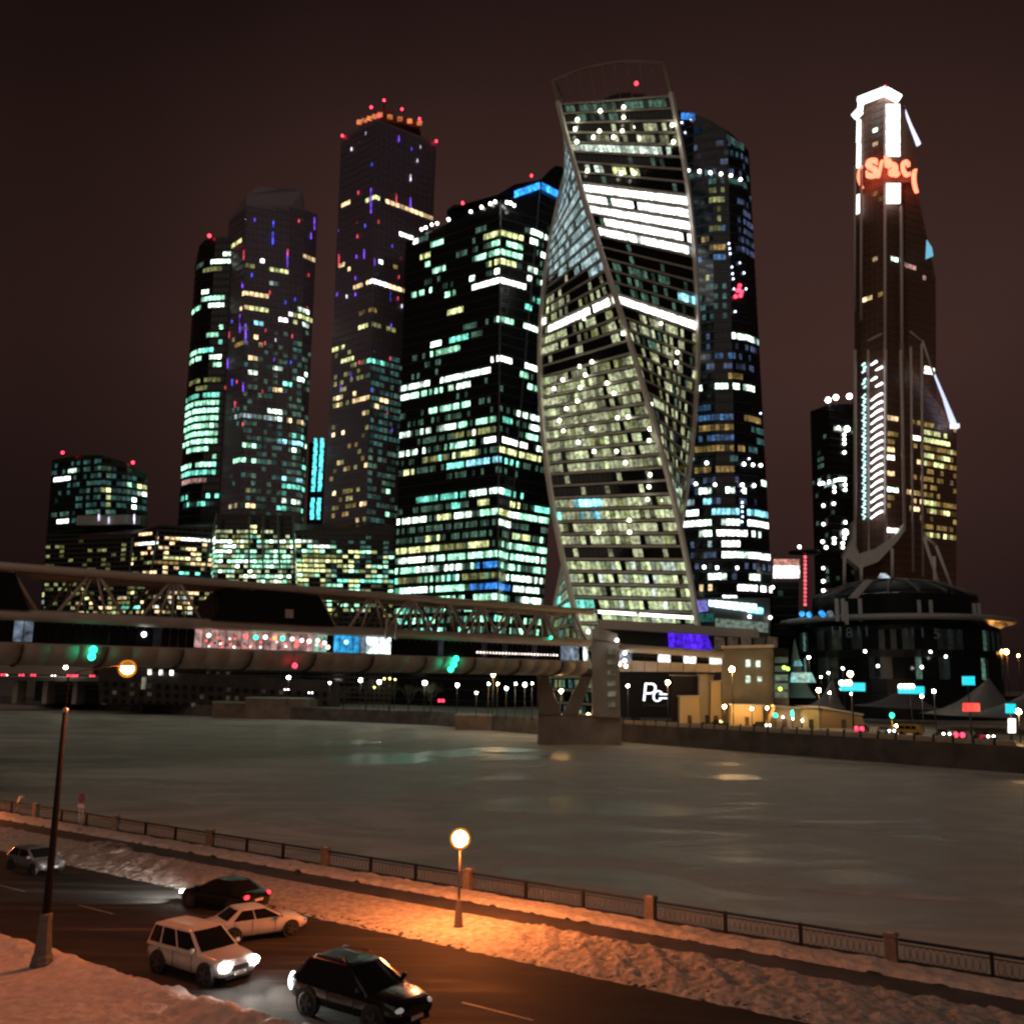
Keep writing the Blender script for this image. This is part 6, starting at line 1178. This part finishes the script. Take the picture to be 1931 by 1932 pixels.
for lb, q, Y, rz, col, f, r_ in (('dark car with white headlights on the quay road before the umber hut', (735, 665), 236, R(-60), DK, True, False), ('dark parked car under the cream kiosk', (545, 645), 245, R(-35), DK, False, False), ('dark estate parked beside the landing span', (165, 610), 255, R(-20), DK, False, False), ('car with white headlights behind the quay parapet left of the yellow van', (1300, 697), 214, R(-75), DK, True, False), ('dark car with lit headlights between the yellow van and the red tail light', (1560, 700), 203, R(-95), DK, True, False), ('dark car with a red tail light right of the headlight glare', (1640, 720), 198, R(60), DK, False, True), ('car with headlights near the right edge of the quay road', (1748, 728), 194, R(-80), DK, True, False), ('car with a red tail light before the long umber wall', (1195, 688), 222, R(50), DK, False, True)):
    p = P(*zR(*q), Y); far_car(lb, Vector((p.x, p.y, ZB + .01)), rz, col, f, r_)
t = thing('yellow_van', 'yellow van on the quay road between two pairs of headlights', 'van', Vector((*P(*zR(1415, 705), 208).xy, ZB)), R(-40))
m = MB(); m.hexa([Vector((x, y, .4)) for x, y in ((-2.6, -.95), (2.6, -.95), (2.6, .95), (-2.6, .95))], [Vector((x, y, 2.3)) for x, y in ((-2.55, -.85), (1.4, -.85), (1.4, .85), (-2.55, .85))]); m.build('body', YP, t, False)
for x0, x1 in ((-2.2, -1.1), (-.9, .2), (.4, 1.3)): m = MB(); m.slabq((x0, -.93, 1.3), (x1, -.93, 1.3), (x1, -.90, 1.95), (x0, -.90, 1.95), .03); m.build('side_window', CARGLASS, t, False)
for x in (-1.7, 1.7):
    for y in (-.9, .9): m = MB(); m.lathe((x, y, .4), ((.4, -.12), (.4, .12)), 10, axis='y', sm=False); m.build('wheel', TYRE, t, False)
for lb, x, y, c in (('far car with warm headlights beneath the bridge left of the trees', 540, 1301, 1), ('far car with glaring headlight left of the green lit trees', 585, 1307, 1), ('far car with a bright red tail light before the snowy parapet', 832, 1322, 0)):
    Y = 355 if x < 700 else 318; p = P(x, y, Y); far_car(lb, Vector((p.x, p.y, max(ZB, p.z - .7))), R(-75 if c else 95), DK, bool(c), not c)
for x, zt in ((540, 0), (585, 0), (832, 0)): pass
# ---- street lamps of the far bank
POLE = M('far_pole', (.05, .045, .04), .6)
LW1 = EM('far_lamp_white', (1, .95, .82), 60, .2, True, False); LW2 = EM('far_lamp_warm', (1, .56, .20), 210, .2, True, False); LW3 = EM('far_lamp_orange', (1, .42, .10), 160, .1, True, False)
def far_lamp(label, x, y, Y, mat, r, zb=ZB):
    p = P(x, y, Y); t = thing('far_street_lamp', label, 'street lamp', Vector((p.x, p.y, zb)), 0, 'street lamps of the far bank')
    m = MB(); m.tube((Vector((p.x, p.y, zb)), Vector((p.x, p.y, p.z - r))), .13, 5); m.build('pole', POLE, t)
    m = MB(); m.ball(p, r, 9, 6); m.build('globe', mat, t); 
LL = [(*zR(600, 430), 232, LW2, .62, 'large warm lamp before the left end of the ochre building'), (*zR(307, 490), 236, LW2, .55, 'warm globe lamp on a bare pole right of the lit letters'), (*zR(995, 525), 234, LW2, .5, 'warm lamp right of the cyan cone tent'), (*zR(1140, 450), 240, LW2, .65, 'large warm lamp above the first cyan sign'), (*zR(1045, 537), 246, LW1, .35, 'small white lamp between the cone tent and first cyan sign'), (*zR(1145, 541), 228, LW1, .32, 'small white lamp directly under the first cyan sign'), (*zR(1465, 552), 222, LW1, .42, 'white lamp below the second cyan sign'), (*zR(1520, 530), 232, LW1, .5, 'white lamp right of the second cyan sign'), (*zR(1850, 350), 330, LW3, .75, 'orange lamp alone above the tents at the right edge'), (*zR(1905, 368), 360, LW3, .4, 'faint orange lamp at the extreme right edge'), (*zR(1905, 622), 184, LW2, .5, 'warm lamp beside the right edge cyan sign'), (*zR(950, 375), 270, LW1, .5, 'white lamp at the apex side of the cone tent'), (*zR(847, 353), 258, LW1, .42, 'white lamp at the top corner of the stair block'), (*zR(125, 505), 252, LW1, .5, 'white lamp left of the lit letters'), (*zR(1105, 425), 275, LW1, .42, 'small white lamp over the small grey tent'), (*zR(1040, 447), 280, LW1, .36, 'small white lamp on the slope of the small grey tent'), (*zR(1005, 465), 280, LW1, .33, 'small white lamp low beside the cone tent'), (*zR(832, 648), 239, LW1, .22, 'tiny white lamp on the umber hut front'), (*zR(876, 656), 238, LW1, .25, 'tiny white lamp at the umber hut door'), (*zR(920, 664), 237, LW1, .25, 'tiny white lamp by the mustard hut'), (*zR(1350, 688), 212, LW2, .28, 'small warm lamp by the yellow van'), (*zR(565, 600), 248, LW2, .4, 'warm lamp low against the cream hut'), (*zR(690, 610), 246, LW2, .3, 'warm lamp on the cream hut roofline'), (*zR(760, 606), 243, LW2, .3, 'warm lamp between the cream and umber huts')]
for x, y, Y, mt, r_, lb in LL: far_lamp(lb, x, y, Y, mt, r_ * (.75 if mt is LW1 else .95))
def z18(x, y): return 528 + .342 * x, 1085 + .342 * y
for x, y, Y, mt, r_, lb in ((48, 565, 365, LW1, .75, 'white lamp left of the first far car headlights under the bridge'), (445, 580, 350, LW1, .85, 'first bright white lamp above the green lit trees'), (547, 590, 346, LW1, .85, 'second bright white lamp above the green lit trees'), (798, 595, 322, LW1, .85, 'white lamp right of the green lit trees'), (978, 608, 300, LW1, .6, 'white lamp before the dark gap under the bridge'), (1175, 550, 276, LW2, .65, 'warm lamp with a pole under the bridge left of the pier'), (1083, 650, 285, LW1, .4, 'small low white lamp under the bridge left of the pier'), (1248, 625, 268, LW1, .5, 'white lamp nearest the pier legs on the left, lower one'), (1350, 605, 266, LW1, .6, 'bright white lamp touching the pier left leg'), (1390, 598, 268, LW1, .32, 'small white lamp beside the pier left leg'), (1150, 600, 280, LW1, .4, 'dim white lamp below the warm pole lamp'), (1298, 600, 270, LW1, .36, 'small white lamp between the two pier side lamps'), (1550, 640, 252, LW2, .55, 'warm lamp seen through the V of the pier'), (275, 595, 352, LW1, .4, 'small faint lamp between two lamp groups under the bridge'), (1200, 600, 275, LW2, .36, 'yellowish lamp right of the warm pole lamp'), (575, 572, 352, EM('far_lamp_yellow', (1, .85, .2), 9, .2, False, False), .42, 'first of three small yellow lamps under the bridge'), (605, 572, 352, EM('far_lamp_yellow', (1, .85, .2), 9, .2, False, False), .45, 'middle of three small yellow lamps under the bridge'), (635, 576, 352, EM('far_lamp_yellow', (1, .85, .2), 9, .2, False, False), .36, 'last of three small yellow lamps under the bridge'), (520, 620, 348, EM('far_lamp_yellow', (1, .85, .2), 9, .2, False, False), .42, 'small yellow lamp below the second bright white lamp'), (1700, 770, 244, LW2, .4, 'low warm lamp at the foot of the lift tower')):
    far_lamp(lb, *z18(x, y), Y, mt, r_ * .8)
far_lamp('pale lamp mast over the middle of the far viaduct', 124, 1259, 418, LW1, .8, zv)
for lb, q, Y, h_ in (('green traffic light on the umber hut side of the quay road', (797, 640), 234, 2.2), ('tall green light strip on the umber hut wall', (874, 632), 233, 3.4), ('green traffic light on a yellow pole before the market tents', (1328, 640), 214, 3.0)):
    p = P(*zR(*q), Y); t = thing('traffic_light', lb, 'traffic light', Vector((p.x, p.y, ZB)), 0, 'traffic lights on the far quay')
    m = MB(); m.tube(((0, 0, 0), (0, 0, p.z - ZB + .8)), .1, 5); m.build('pole', YP if 'pole' in lb else POLE, t, False)
    m = MB(); m.box((0, .1, p.z - ZB - .7), .5, .3, 2.0 if h_ > 3.2 else 1.6); m.build('housing', IRON, t, False)
    m = MB(); m.ball((0, -.15, p.z - ZB), .55 if h_ != 3.4 else .35, 8, 6, 0, 1, .6, 1 if h_ != 3.4 else 2.6); m.build('green_lens', GRN, t, False)
# ---- trees on the far bank, bare tree near
BARK = M('bare_bark', (.045, .036, .028), .9); TWIG = M('green_lit_twigs', (.10, .11, .07), .9)  # greenish light on the crowns is put into the twig colour
def tree(name, label, base, h, seed, twig, spread=.5, group=None):
    rg = random.Random(seed); t = thing(name, label, 'tree', base, 0, group); trunk = MB(); crown = MB()
    trunk.tube(((0, 0, -.2), (.05 * h * (rg.random() - .5), 0, h * .3), (.08 * h * (rg.random() - .5), 0, h * .62)), (h * .022, h * .016, h * .009), 6); trunk.build('trunk', BARK, t, False)
    def grow(p, d, l_, r_, lev):
        q = p + d * l_; mid = p + d * l_ * .5 + Vector((rg.uniform(-1, 1), rg.uniform(-1, 1), rg.uniform(-.3, .6))) * l_ * .08
        crown.tube((p, mid, q), (r_, r_ * .8, r_ * .55), 4 if lev < 2 else 3)
        if lev >= 4: return
        for _ in range(3 if lev < 3 else 2):
            e = (d + Vector((rg.uniform(-1, 1), rg.uniform(-1, 1), rg.uniform(-.35, .7))) * .75).normalized(); grow(p + (q - p) * rg.uniform(.5, 1), e, l_ * rg.uniform(.55, .8), r_ * .55, lev + 1)
    for k in range(7):
        a = k * 2.4 + rg.random(); z = h * (.28 + .05 * k); grow(Vector((0, 0, z)), Vector((math.cos(a) * spread, math.sin(a) * spread, 1)).normalized(), h * (.3 - .02 * k), h * .009, 0)
    crown.build('crown', twig, t, False); return t
for i, (x, y, Y, h_, lb) in enumerate(((690, 1318, 338, 11, 'bushy bare tree under the bridge below the first white lamps'), (735, 1320, 334, 12, 'tallest bare tree under the bridge beside small yellow lamps'), (770, 1322, 330, 10, 'middle bare tree under the bridge'), (812, 1322, 326, 11, 'bare tree just left of the red tail light'), (648, 1316, 344, 9, 'leftmost bare tree under the bridge near the headlight glare'))):
    p = P(x, y, Y); tree('bare_tree', lb, Vector((p.x, p.y, ZB)), h_, 20 + i, TWIG, .7, 'bare trees on the far bank')
